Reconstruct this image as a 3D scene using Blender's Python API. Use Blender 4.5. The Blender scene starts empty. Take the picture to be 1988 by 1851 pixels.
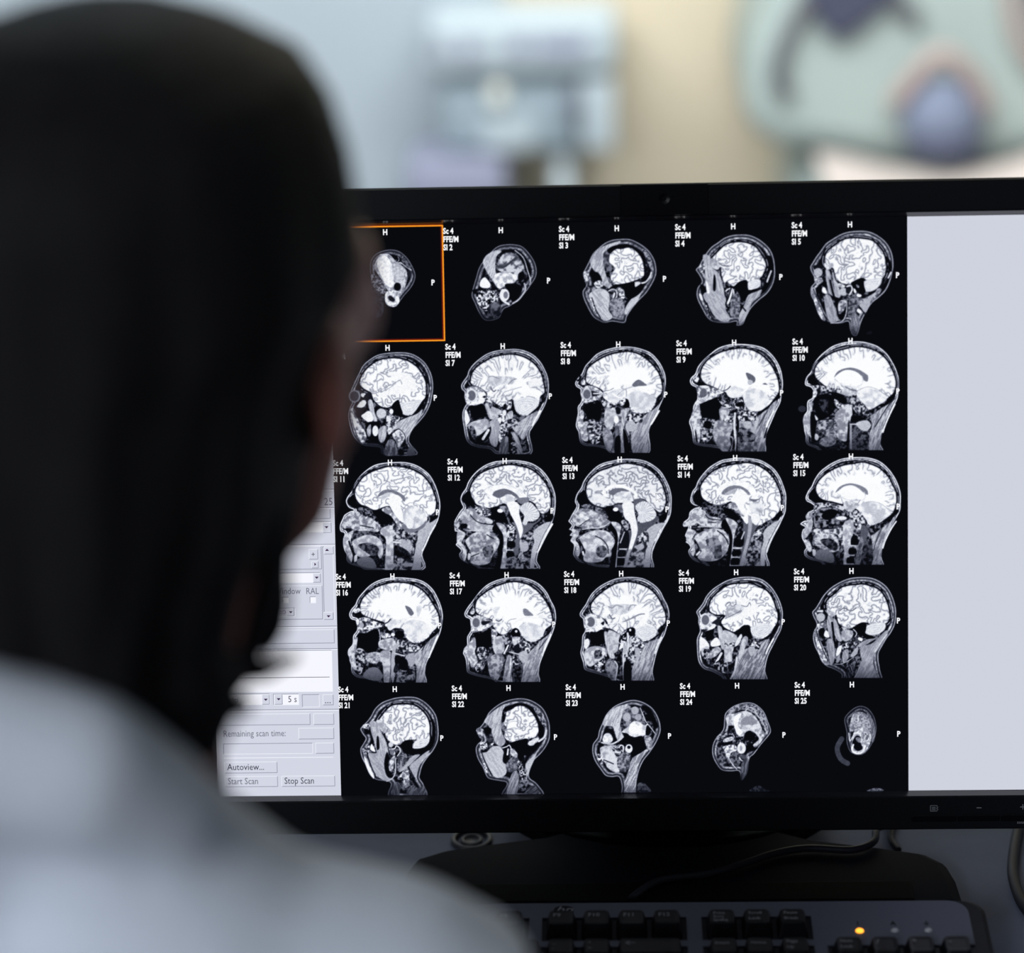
import bpy, bmesh, math, random
import numpy as np
from mathutils import Vector, Matrix
SC = bpy.context.scene; COL = SC.collection
D = bpy.data
# ============================ camera, world, lights, exposure ============================
# measured pose: photo 1988 x 1851, focal length 5097 px, monitor tilted back 16.5 degrees
FPX = 5097.0; CX, CY = 994.0, 925.5
RV = (0.0956901039780001, 0.03658203400733141, -0.014823922746353562)
TV = np.array([-70.69459283664415, -136.0753132093899, 1463.2954825788597])
def _rot(a):
    a = np.array(a); th = np.linalg.norm(a); k = a / th
    K = np.array([[0, -k[2], k[1]], [k[2], 0, -k[0]], [-k[1], k[0], 0]])
    return np.eye(3) + math.sin(th) * K + (1 - math.cos(th)) * K @ K
RC = _rot(RV); TILT = math.radians(16.5)
ST, CT = math.sin(TILT), math.cos(TILT)
SW = np.array([[1, 0, 0], [0, -ST, CT], [0, -CT, -ST]], float)      # screen axes (right, down, into) in the room
def scr(u, v, w=0.0):
    """mm on the screen plane (w mm in front of it) -> room metres"""
    p = SW @ np.array([u - 156.0, v - 157.5, -w]) / 1000.0
    return Vector((p[0], p[1], p[2] + 0.958))
def inv(x, y):
    """photo survey point on the screen plane -> screen mm"""
    d = np.array([(x - CX) / FPX, (y - CY) / FPX, 1.0])
    return np.linalg.solve(np.c_[RC[:, 0], RC[:, 1], -d], -TV)[:2]
cpos = RC.T @ (-TV)                                                # camera in screen mm
CAM = scr(cpos[0], cpos[1], -cpos[2])
ax = SW @ RC.T                                                     # camera axes (right, down, forward) in the room
cd = D.cameras.new('camera'); cam = D.objects.new('camera', cd); COL.objects.link(cam)
M = Matrix(((ax[0, 0], -ax[0, 1], -ax[0, 2], CAM.x), (ax[1, 0], -ax[1, 1], -ax[1, 2], CAM.y), (ax[2, 0], -ax[2, 1], -ax[2, 2], CAM.z), (0, 0, 0, 1)))
cam.matrix_world = M
cd.sensor_fit = 'HORIZONTAL'; cd.sensor_width = 36.0; cd.lens = 36.0 * FPX / 1988.0
cd.clip_start = 0.05; cd.clip_end = 50
cd.dof.use_dof = True; cd.dof.focus_distance = 1.487; cd.dof.aperture_fstop = cd.lens / 1000 / 0.031
cd.dof.aperture_blades = 0
SC.camera = cam
SC.view_settings.view_transform = 'Standard'; SC.view_settings.look = 'None'
SC.view_settings.exposure = 0.0; SC.view_settings.gamma = 1.0; SC.view_settings.use_curve_mapping = False
wd = D.worlds.new('world'); SC.world = wd; wd.use_nodes = True
wd.node_tree.nodes['Background'].inputs[0].default_value = (0.45, 0.52, 0.70, 1)
wd.node_tree.nodes['Background'].inputs[1].default_value = 0.03
def area(name, loc, aim, sx, sy, power, col):
    l = D.lights.new(name, 'AREA'); l.shape = 'RECTANGLE'; l.size = sx; l.size_y = sy; l.energy = power; l.color = col
    o = D.objects.new(name, l); COL.objects.link(o); o.location = loc
    o.rotation_euler = (Vector(aim) - Vector(loc)).to_track_quat('-Z', 'Y').to_euler(); return o
area('control_room_lamp', (-1.45, -3.1, 2.5), (-0.2, -0.5, 1.0), 1.3, 1.3, 82, (0.86, 0.92, 1.0))
area('scanner_room_lamp', (-0.2, 1.35, 2.3), (0.1, 3.0, 1.25), 2.8, 0.6, 100, (0.95, 0.98, 1.0))
# ============================ materials ============================
def lin(c): return tuple((v / 255 / 12.92 if v / 255 <= .04045 else ((v / 255 + .055) / 1.055) ** 2.4) for v in c)
def mat(name, col, rough=.5, metal=0.0, spec=.5, noise=0.0, nscale=20.0, bump=0.0, bscale=200.0, emit=None, es=1.0, stretch=None, sheen=0.0, sss=0.0):
    m = D.materials.new(name); m.use_nodes = True; nt = m.node_tree; b = nt.nodes['Principled BSDF']
    c = (*col, 1); b.inputs['Base Color'].default_value = c; b.inputs['Roughness'].default_value = rough
    b.inputs['Metallic'].default_value = metal; b.inputs['Specular IOR Level'].default_value = spec
    if sheen: b.inputs['Sheen Weight'].default_value = sheen
    if sss: b.inputs['Subsurface Weight'].default_value = sss; b.inputs['Subsurface Radius'].default_value = (.01, .004, .002)
    tc = nt.nodes.new('ShaderNodeTexCoord'); src = tc.outputs['Object']
    if stretch:
        mp = nt.nodes.new('ShaderNodeMapping'); mp.inputs['Scale'].default_value = stretch
        nt.links.new(src, mp.inputs[0]); src = mp.outputs[0]
    n = nt.nodes.new('ShaderNodeTexNoise'); n.inputs['Scale'].default_value = nscale; n.inputs['Detail'].default_value = 5
    nt.links.new(src, n.inputs['Vector'])
    mx = nt.nodes.new('ShaderNodeMix'); mx.data_type = 'RGBA'
    k = max(noise, .02)
    mx.inputs[6].default_value = (*[v * (1 - k) for v in col], 1); mx.inputs[7].default_value = (*[min(v * (1 + k), 1) for v in col], 1)
    nt.links.new(n.outputs['Fac'], mx.inputs[0]); nt.links.new(mx.outputs[2], b.inputs['Base Color'])
    if bump:
        n2 = nt.nodes.new('ShaderNodeTexNoise'); n2.inputs['Scale'].default_value = bscale; n2.inputs['Detail'].default_value = 3
        nt.links.new(src, n2.inputs['Vector']); bp = nt.nodes.new('ShaderNodeBump'); bp.inputs['Strength'].default_value = bump
        bp.inputs['Distance'].default_value = .002; nt.links.new(n2.outputs['Fac'], bp.inputs['Height']); nt.links.new(bp.outputs[0], b.inputs['Normal'])
    if emit: b.inputs['Emission Color'].default_value = (*emit, 1); b.inputs['Emission Strength'].default_value = es
    return m
_EM = {}
def glow(rgb, k=1.0):
    """a lit colour on the display"""
    key = (rgb, k)
    if key not in _EM:
        m = D.materials.new('display_%d_%d_%d' % rgb); m.use_nodes = True; nt = m.node_tree; nt.nodes.clear()
        e = nt.nodes.new('ShaderNodeEmission'); o = nt.nodes.new('ShaderNodeOutputMaterial')
        e.inputs[0].default_value = (*lin(rgb), 1); e.inputs[1].default_value = k; nt.links.new(e.outputs[0], o.inputs[0]); _EM[key] = m
    return _EM[key]
def glow_attr(name):
    m = D.materials.new(name); m.use_nodes = True; nt = m.node_tree; nt.nodes.clear()
    a = nt.nodes.new('ShaderNodeAttribute'); a.attribute_name = 'signal'
    r = nt.nodes.new('ShaderNodeValToRGB'); e = nt.nodes.new('ShaderNodeEmission'); o = nt.nodes.new('ShaderNodeOutputMaterial')
    cr = r.color_ramp; stops = [(0, (9, 10, 14)), (.1, (20, 22, 32)), (.25, (60, 63, 76)), (.45, (115, 118, 134)), (.65, (172, 176, 190)), (.82, (219, 223, 233)), (1, (253, 254, 255))]
    cr.elements[0].position = 0; cr.elements[0].color = (*lin(stops[0][1]), 1); cr.elements[1].position = 1; cr.elements[1].color = (*lin(stops[-1][1]), 1)
    for p, c in stops[1:-1]: q = cr.elements.new(p); q.color = (*lin(c), 1)
    nt.links.new(a.outputs['Fac'], r.inputs[0]); nt.links.new(r.outputs[0], e.inputs[0]); nt.links.new(e.outputs[0], o.inputs[0]); return m
# ============================ object helpers ============================
def tag(o, label=None, cat=None, group=None, kind=None):
    if label: o['label'] = label
    if cat: o['category'] = cat
    if group: o['group'] = group
    if kind: o['kind'] = kind
    return o
def empty(name, loc, label, cat, group=None):
    o = D.objects.new(name, None); COL.objects.link(o); o.location = loc; o.empty_display_size = .05
    return tag(o, label, cat, group)
ROOT = {}
def rootof(p):
    v = Vector((0, 0, 0))
    while p: v = v + p.location; p = p.parent
    return v
def mesh(name, V, F, m, parent=None, smooth=False, org=None):
    """V in room metres; the mesh hangs under its parent without moving; org = own origin"""
    me = D.meshes.new(name); b = rootof(parent); o0 = Vector(org) if org is not None else b
    me.from_pydata([tuple(Vector(v) - o0) for v in V], [], F); me.update()
    if smooth: me.polygons.foreach_set('use_smooth', [True] * len(me.polygons))
    o = D.objects.new(name, me); COL.objects.link(o)
    if m: me.materials.append(m)
    if parent: o.parent = parent
    o.location = o0 - b
    return o
def bmobj(name, bm, m, parent=None, smooth=False, org=None):
    bmesh.ops.recalc_face_normals(bm, faces=bm.faces)
    bm.verts.index_update(); V = [v.co.copy() for v in bm.verts]; F = [[v.index for v in f.verts] for f in bm.faces]; bm.free()
    return mesh(name, V, F, m, parent, smooth, org)
def rring(w, h, r, n=4):
    """rounded rectangle, centred, counter-clockwise"""
    P = []
    for cx, cy, a0 in ((w / 2 - r, h / 2 - r, 0), (-w / 2 + r, h / 2 - r, 90), (-w / 2 + r, -h / 2 + r, 180), (w / 2 - r, -h / 2 + r, 270)):
        for i in range(n + 1):
            a = math.radians(a0 + 90 * i / n); P.append((cx + r * math.cos(a), cy + r * math.sin(a)))
    return P
def loft(bm, rings, cap0=True, cap1=True, closed=True):
    R = [[bm.verts.new(p) for p in r] for r in rings]; n = len(R[0])
    for a, b in zip(R, R[1:]):
        for i in range(n if closed else n - 1):
            j = (i + 1) % n; bm.faces.new((a[i], a[j], b[j], b[i]))
    if cap0: bm.faces.new(list(reversed(R[0])))
    if cap1: bm.faces.new(R[-1])
    return R
def box(bm, c, s, bev=0.0, mtx=None):
    r = bmesh.ops.create_cube(bm, size=1); vs = r['verts']
    for v in vs: v.co = Vector((v.co.x * s[0], v.co.y * s[1], v.co.z * s[2]))
    if bev: 
        es = {e for v in vs for e in v.link_edges}
        q = bmesh.ops.bevel(bm, geom=list(es), offset=bev, segments=3, affect='EDGES', profile=.5); vs = list({v for f in q['faces'] for v in f.verts} | {v for v in vs if v.is_valid})
    for v in vs: v.co = (mtx @ v.co if mtx else v.co) + Vector(c)
def lathe(prof, c, n=32):
    """profile (r, z) turned round the vertical through c"""
    return [[(c[0] + r * math.cos(2 * math.pi * i / n), c[1] + r * math.sin(2 * math.pi * i / n), c[2] + z) for i in range(n)] for r, z in prof]
def crom(P, n=6):
    P = [Vector(p) for p in P]; out = []
    for i in range(len(P) - 1):
        a, b, c, d = P[max(i - 1, 0)], P[i], P[i + 1], P[min(i + 2, len(P) - 1)]
        for k in range(n):
            t = k / n; out.append(.5 * (2 * b + (c - a) * t + (2 * a - 5 * b + 4 * c - d) * t * t + (3 * b - a - 3 * c + d) * t ** 3))
    return out + [P[-1]]
def tube(bm, P, r, n=10, taper=None):
    rings = []; up = Vector((0, 0, 1))
    for i, p in enumerate(P):
        t = (P[min(i + 1, len(P) - 1)] - P[max(i - 1, 0)]).normalized()
        a = t.cross(up); a = a.normalized() if a.length > .05 else Vector((1, 0, 0)); b = a.cross(t)
        rr = r if taper is None else taper[0] + (taper[1] - taper[0]) * i / (len(P) - 1)
        rings.append([p + a * rr * math.cos(2 * math.pi * k / n) + b * rr * math.sin(2 * math.pi * k / n) for k in range(n)])
    loft(bm, rings)
def textmesh(body, size, bold=0.0, align='LEFT', shear=0.0):
    """flat lettering as (verts 2-D, faces)"""
    c = D.curves.new('t', 'FONT'); c.body = body; c.size = size; c.offset = bold; c.align_x = align; c.align_y = 'CENTER'; c.shear = shear
    c.resolution_u = 2; o = D.objects.new('t', c); COL.objects.link(o)
    dg = bpy.context.evaluated_depsgraph_get(); me = D.meshes.new_from_object(o.evaluated_get(dg))
    V = [(v.co.x, v.co.y) for v in me.vertices]; F = [list(p.vertices) for p in me.polygons]
    D.objects.remove(o); D.curves.remove(c); D.meshes.remove(me); return V, F
def fused(parts, name, m, parent, vox=.006, smooth=6, disp=None, org=None):
    """parts: list of (kind, ...) volumes fused into one continuous skin"""
    bm = bmesh.new()
    for p in parts:
        if p[0] == 'e':          # ellipsoid centre, radii, euler z
            q = bmesh.ops.create_uvsphere(bm, u_segments=28, v_segments=18, radius=1)
            R = Matrix.Rotation(p[3] if len(p) > 3 else 0, 3, 'Z')
            if len(p) > 4: R = R @ Matrix.Rotation(p[4], 3, 'X')
            for v in q['verts']: v.co = R @ Vector((v.co.x * p[2][0], v.co.y * p[2][1], v.co.z * p[2][2])) + Vector(p[1])
        else:                    # limb through points with radii
            P = [Vector(a) for a in p[1]]; rr = p[2]
            for a in range(len(P) - 1):
                A, B = P[a], P[a + 1]; ra, rb = rr[a], rr[a + 1]; L = (B - A).length; n = max(2, int(L / (min(ra, rb) * .5)) + 1)
                rings = []; t = (B - A).normalized(); s = t.cross(Vector((.3, .2, 1))).normalized(); u = s.cross(t)
                for i in range(-4, n + 5):
                    if i < 0: f = 0; cc = A - t * ra * math.sin(-i / 4.0 * math.pi / 2 * .98); r = ra * math.cos(-i / 4.0 * math.pi / 2 * .98)
                    elif i > n: k = i - n; cc = B + t * rb * math.sin(k / 4.0 * math.pi / 2 * .98); r = rb * math.cos(k / 4.0 * math.pi / 2 * .98)
                    else: f = i / n; cc = A.lerp(B, f); r = ra + (rb - ra) * f
                    rings.append([cc + s * r * math.cos(2 * math.pi * k / 16) + u * r * math.sin(2 * math.pi * k / 16) for k in range(16)])
                loft(bm, rings)
    o = bmobj(name, bm, m, parent, True, org)
    md = o.modifiers.new('r', 'REMESH'); md.mode = 'VOXEL'; md.voxel_size = vox; md.use_smooth_shade = True
    ms = o.modifiers.new('s', 'SMOOTH'); ms.factor = .5; ms.iterations = smooth
    dg = bpy.context.evaluated_depsgraph_get(); me = D.meshes.new_from_object(o.evaluated_get(dg))
    o.modifiers.clear(); old = o.data; o.data = me; D.meshes.remove(old)
    if disp:
        b = rootof(o); n = len(me.vertices); co = np.zeros(n * 3, np.float32); me.vertices.foreach_get('co', co); co = co.reshape(-1, 3)
        no = np.zeros(n * 3, np.float32); me.vertices.foreach_get('normal', no); no = no.reshape(-1, 3)
        co = co + no * disp(co + np.array(b, np.float32))[:, None]; me.vertices.foreach_set('co', co.astype(np.float32).ravel()); me.update()
    me.polygons.foreach_set('use_smooth', [True] * len(me.polygons))
    if not me.materials: me.materials.append(m)
    return o

# ---------- painter of the scan pictures shown on the screen (plain numpy, values 0..1) ----------
def _noise(X, Y, s, seed):
    r = np.random.RandomState(seed); g = r.rand(64, 64).astype(np.float32) * 2 - 1
    x = X / s + 7.3; y = Y / s + 3.1
    xi = np.floor(x).astype(int); yi = np.floor(y).astype(int)
    fx = x - xi; fy = y - yi
    fx = fx * fx * (3 - 2 * fx); fy = fy * fy * (3 - 2 * fy)
    a = g[yi % 64, xi % 64]; b = g[yi % 64, (xi + 1) % 64]
    c = g[(yi + 1) % 64, xi % 64]; d = g[(yi + 1) % 64, (xi + 1) % 64]
    return (a * (1 - fx) + b * fx) * (1 - fy) + (c * (1 - fx) + d * fx) * fy
def _spline(P, closed, n=3):
    P = np.asarray(P, np.float32); m = len(P)
    if m < 3: return P
    out = []
    for i in range(m if closed else m - 1):
        if closed: a, b, c, d = P[(i - 1) % m], P[i], P[(i + 1) % m], P[(i + 2) % m]
        else: a, b, c, d = P[max(i - 1, 0)], P[i], P[i + 1], P[min(i + 2, m - 1)]
        for k in range(n):
            t = k / n
            out.append(0.5 * (2 * b + (c - a) * t + (2 * a - 5 * b + 4 * c - d) * t * t + (3 * b - a - 3 * c + d) * t ** 3))
    if not closed: out.append(P[-1])
    return np.array(out, np.float32)
def _dist(X, Y, P, closed):
    """distance to the line, arc length of the nearest point, inside flag"""
    Q = np.roll(P, -1, 0) if closed else P[1:]
    A = P if closed else P[:-1]
    best = np.full(X.shape, 1e9, np.float32); arc = np.zeros(X.shape, np.float32)
    ins = np.zeros(X.shape, bool); L = 0.0
    for (ax, ay), (bx, by) in zip(A, Q):
        dx, dy = bx - ax, by - ay; l2 = dx * dx + dy * dy + 1e-9; l = l2 ** 0.5
        t = np.clip(((X - ax) * dx + (Y - ay) * dy) / l2, 0, 1)
        d = (X - ax - t * dx) ** 2 + (Y - ay - t * dy) ** 2
        m = d < best; best = np.where(m, d, best); arc = np.where(m, L + t * l, arc); L += l
        if closed and ay != by:
            c = ((ay > Y) != (by > Y)) & (X < (bx - ax) * (Y - ay) / (by - ay) + ax)
            ins ^= c
    return np.sqrt(best), arc, ins
def _ss(a, b, x):
    t = np.clip((x - a) / (b - a), 0, 1); return t * t * (3 - 2 * t)
def _lines(n, w):
    gy, gx = np.gradient(n); g = np.sqrt(gx * gx + gy * gy) + 0.02
    return np.exp(-(np.abs(n) / g / w) ** 2)
def paint(spec, seed, k, W, Hh, step, X0=0.0, Y0=0.0):
    """spec: text, one shape a line; k: photo px per unit; returns a Hh x W picture sampled each step units"""
    X, Y = np.meshgrid(X0 + np.arange(W, dtype=np.float32) * step, Y0 + np.arange(Hh, dtype=np.float32) * step)
    I = np.zeros(X.shape, np.float32); px = 1.0 / k; HD = None; S0 = seed * 31
    def clip(P, m):
        x0, y0 = P.min(0) - m - (X0, Y0); x1, y1 = P.max(0) + m - (X0, Y0)
        i0 = max(int(y0 / step), 0); i1 = min(int(y1 / step) + 2, Hh); j0 = max(int(x0 / step), 0); j1 = min(int(x1 / step) + 2, W)
        return slice(i0, i1), slice(j0, j1)
    cnt = 0
    for ln in spec.strip().split('\n'):
        a = ln.split()
        if not a: continue
        cnt += 1; op = a[0]; v = [float(q) for q in a[1:]]; sd = S0 + cnt * 7
        if op == 'Y':
            I *= 1 - (1 - v[2]) * _ss(v[0], v[1], Y); continue
        if op == 'Z':      # sharp lower cut
            I *= 1 - _ss(v[0] - .5, v[0] + .5, Y); continue
        if op == 'E':
            val, cx, cy, rx, ry = v[:5]; P = np.array([(cx + rx * np.cos(t), cy + ry * np.sin(t)) for t in np.linspace(0, 6.283, 17)[:-1]], np.float32); par = [val]
            op = 'F'
        else:
            npar = {'H': 2, 'T': 3, 'F': 1, 'L': 2, 'B': 3, 'C': 1, 'R': 3}[op]
            par = v[:npar]; P = np.array(v[npar:], np.float32).reshape(-1, 2)
        closed = op != 'L'; P = _spline(P, closed, 4 if op in 'HB' else 3)
        sl = clip(P, 8 if op == 'B' else 3 + (par[1] if op == 'L' else 0)); x = X[sl]; y = Y[sl]
        if x.size == 0: continue
        d, arc, ins = _dist(x, y, P, closed); s = np.where(ins, d, -d)
        J = I[sl]; m = _ss(-.95 * px, .95 * px, s) if closed else None
        if op == 'H':
            sc, th = par; sc /= 100
            n = _noise(x, y, 2.2, sd) * .5 + _noise(arc, d * 3, 5, sd + 1) * .5
            fuzz = _ss(-1.2 * px, 1.2 * px, s)
            skin = np.exp(-((s - 1.1) / 1.0) ** 2) * sc * (1.12 + .2 * n)
            fat = np.exp(-((s - 1.3 - th * .62) / (th * .26)) ** 2) * sc * 1.0 * (1 + .7 * n)
            low = 1 - .7 * _ss(142, 168, y) * (1 - _ss(60, 100, x)); skin = skin * low; fat = fat * low
            base = .02 + .42 * _ss(-.25, .6, _noise(x, y, 3.2, sd + 8) * .7 + _noise(x, y, 1.5, sd + 9) * .5)
            base = base * _ss(th * 1.3, th * 2, s) * low
            gap = .25 * sc * _ss(0, 1, s) * (1 - _ss(th * .9, th * 1.3, s))
            J = J * (1 - m) + m * np.maximum(.03, base); J = np.maximum(J, np.maximum(np.maximum(skin, fat), gap) * fuzz); HD = (sl, s)
        elif op == 'B':
            mode, ym, bb = par      # mode 0 = all folds, >0 = folds only this deep; marrow line above ym
            if ym > 0:
                o = -s; n = _noise(arc, d * 2, 3, sd + 5)
                mar = np.exp(-((o - 3.0) / .75) ** 2) * .62 * _ss(-.5, .25, n + .15) * (1 - _ss(ym - 6, ym + 2, y))
                J = J * (1 - _ss(-5, -4, s) * (1 - m) * (1 - _ss(ym, ym + 6, y)) * .9); J = np.maximum(J, mar * (s < 0))
            wx = _noise(x, y, 13, sd + 2) * 4.5; wy = _noise(x, y, 13, sd + 3) * 4.5
            if mode == 0:
                n = _noise(x + wx, y + wy, 5.7, sd) + .45 * _noise(x - wy, y + wx, 3.5, sd + 4)
                ln_ = _lines(n, .9 * px / step); soft = _lines(n, 2.3 * px / step)
                bv = 1.05 - .27 * ln_ - .24 * soft
            else:
                amp = 1 - _ss(mode * .7, mode, d + _noise(arc, 0 * d, 6, sd + 9) * mode * .35)
                n = _noise(arc + wx * .35, d * .26 + wy * .2, 4.3, sd) + .35 * _noise(x, y, 4, sd + 4)
                ln_ = _lines(n, .8 * px / step); soft = _lines(n, 2.6 * px / step)
                bv = 1.05 - amp * (.22 * ln_ + .24 * soft + .05 * _ss(.2, -.6, n)) - .05 * np.maximum(0, _noise(x, y, 9, sd + 6))
            bv = bv - .16 * np.exp(-(d / 1.1) ** 2)
            J = J * (1 - m) + m * bv * bb / 100
        elif op == 'C':
            cxm, cym = P.mean(0)
            r = np.hypot(x - cxm + 6, y - cym); th = np.arctan2(y - cym, x - cxm + 6)
            n = np.sin(s * 2.0 + 2.2 * _noise(x, y, 8, sd)) if par[0] == 0 else np.sin(th * 26 + 2 * _noise(x, y, 5, sd))
            J = J * (1 - m) + m * (.88 - .13 * _ss(.1, 1, n) * (1 if par[0] == 0 else 1.7) * _ss(0, 4, r) + .05 * _noise(x, y, 3, sd))
        elif op == 'T':
            lo, hi, sc = par; n = _noise(x, y, sc, sd) * .75 + _noise(x, y, sc * .45, sd + 1) * .45
            q = _ss(-.55, .55, n); J = J * (1 - m) + m * (lo + (hi - lo) * q) / 100
        elif op == 'R':      # striated tissue: lo hi angle
            lo, hi, an = par; c, q = np.cos(np.radians(an)), np.sin(np.radians(an))
            al = x * c + y * q; ac = -x * q + y * c
            n = _noise(al, ac * 7, 9, sd) * .8 + .3 * _noise(x, y, 2, sd)
            J = J * (1 - m) + m * (lo + (hi - lo) * _ss(-.5, .5, n)) / 100
        elif op == 'F':
            val = par[0] / 100; J = J * (1 - m) + m * val * (1 + .07 * _noise(x, y, 1.6, sd))
        elif op == 'L':
            val, w = par; val /= 100; n = _noise(arc, d, 3, sd)
            mm = _ss(w / 2 + .55 * px, w / 2 - .55 * px, d); J = J * (1 - mm) + mm * val * (1 + .12 * n)
        I[sl] = J
    q = np.pad(I, 1, mode='edge'); I = I * .6 + (q[:-2, 1:-1] + q[2:, 1:-1] + q[1:-1, :-2] + q[1:-1, 2:]) * .1
    r = np.random.RandomState(seed + 900)
    g = r.randn(*I.shape).astype(np.float32)
    I = I * (1 + .045 * g)
    return np.clip(I, 0, 1)
SCANS=globals().get("SCANS",{})
SCANS[13]=(1085,875,1.2966,'''
H 85 4 24 73 27 64 33 55 36 47 41 39 48 31 57 23 67 18 79 15 92 12.5 106 12 120 13 132 16 144 23 153 31 160 42 166 55 169 68 169 82 168 94 164 105 157 117 150 131 144 142 141 150 140 160 139 180 84 180 74 176 60 175 50 173 40 170 30 167 24 161 21 155 22 147 22 141 17 135 20 129 16 127 20 121 15 118 19 112 14 106 16 102 20 94 25 86 26 82 24 78
F 68 130 122 140 112 157 108 150 120 143 135 138 150 136 180 128 180 130 150 135 135
T 12 70 5 116 128 126 120 134 124 134 140 128 155 127 180 98 180 104 160 110 150
F 30 104 125 120 108 132 106 148 98 148 104 140 112 128 121 120 130 112 146 104 165 100 180 92 180 98 150
B 0 92 88 41 60 42 52 46 44 53 37 62 31 74 27 88 22 100 20 112 21 125 24 136 30 146 39 153 49 158 62 160 75 158 85 152 93 144 88 136 80 128 73 120 72 112 76 100 78 88 79 80 82 72 85 62 84 53 81 46 75 42 68
F 34 112 74 122 72 130 76 118 80 114 84
F 40 74 63 80 58 90 56 98 57 106 61 98 61 93 61 88 64 84 67 78 66
L 100 4.6 72 68 67 63 71 58 80 54 90 53 100 55 110 60 116 66 114 69
T 72 95 6 82 68 90 62 102 63 108 68 107 74 96 76 86 76
T 30 45 4 80 84 90 80 98 84 97 92 90 92
C 1 114 84 122 77 130 76 138 82 144 90 146 97 140 104 130 107 122 108 117 102 119 95
F 94 95 80 103 75 112 80 113 90 116 105 118 120 113 138 108 150 104 153 106 140 109 125 107 112 104 106 100 103 97 96 96 88
F 60 104 150 108 148 104 165 100 180 96 180 100 160
F 0 70 84 80 83 90 90 94 98 98 104 94 112 86 108 78 106 72 101 70 92
E 100 85 88 4 3
T 15 70 3 93 106 99 104 105 113 102 120 97 114
F 0 33 62 40 60 42 70 46 77 40 82 31 80 27 71
T 8 55 3 33 82 46 80 62 86 71 92 74 101 66 98 54 90 42 87
T 45 80 5 22 94 30 87 42 87 55 91 66 97 76 107 70 112 60 116 45 117 33 115 24 112 20 104
L 88 5 33 97 42 102
L 10 1 31 113 40 106 46 103
L 72 1.6 35 118 50 116 65 115 77 107
F 0 78 109 82 113 87 120 88 128 88 145 86 160 84 180 75 180 79 160 80 145 84 132 80 122 73 117
T 55 82 5 78 107 86 107 93 112 92 122 90 135 88 150 86 180 84 180 87 150 88.5 130 86 120 82 114
T 58 84 5 30 133 36 126 46 121 58 119 70 120 78 125 84 135 82 143 78 150 78 158 70 160 64 166 48 168 38 165 37 158 40 152 36 142
L 15 1.6 55 128 66 134 73 144 74 154
T 18 45 4 56 147 66 142 73 150 68 160 58 158
T 58 84 4 20 117 28 120 30 126 25 134 29 139 32 150 29 159 26 155 26 146 22 139 18 134 20 128
L 5 1.6 30 133 37 148 33 162 42 170
L 90 3 36 152 37 156
F 5 92 130 104 120 104 145 91 145
F 5 90 150 100 150 99 158 90 158
F 5 88 162 98 161 97 172 88 172
L 75 2 91 147.5 101 147.5
L 70 1.4 89 160 99 160
L 60 1.2 88 173.5 97 173
L 66 2 98 122 92 138
T 5 85 3 118 130 128 122 132 134 122 140
F 62 115 144 124 139 128 145 120 150
F 2 150 100 157 94 162 97 160 103 152 108
L 84 2 164 98 160 108 152 122 145 137 140 150
F 98 145 65 153 74 150 79 145 74
L 30 .7 145 64 154 73
Y 140 180 .6
Z 175
''')
SCANS=globals().get("SCANS",{})
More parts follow.
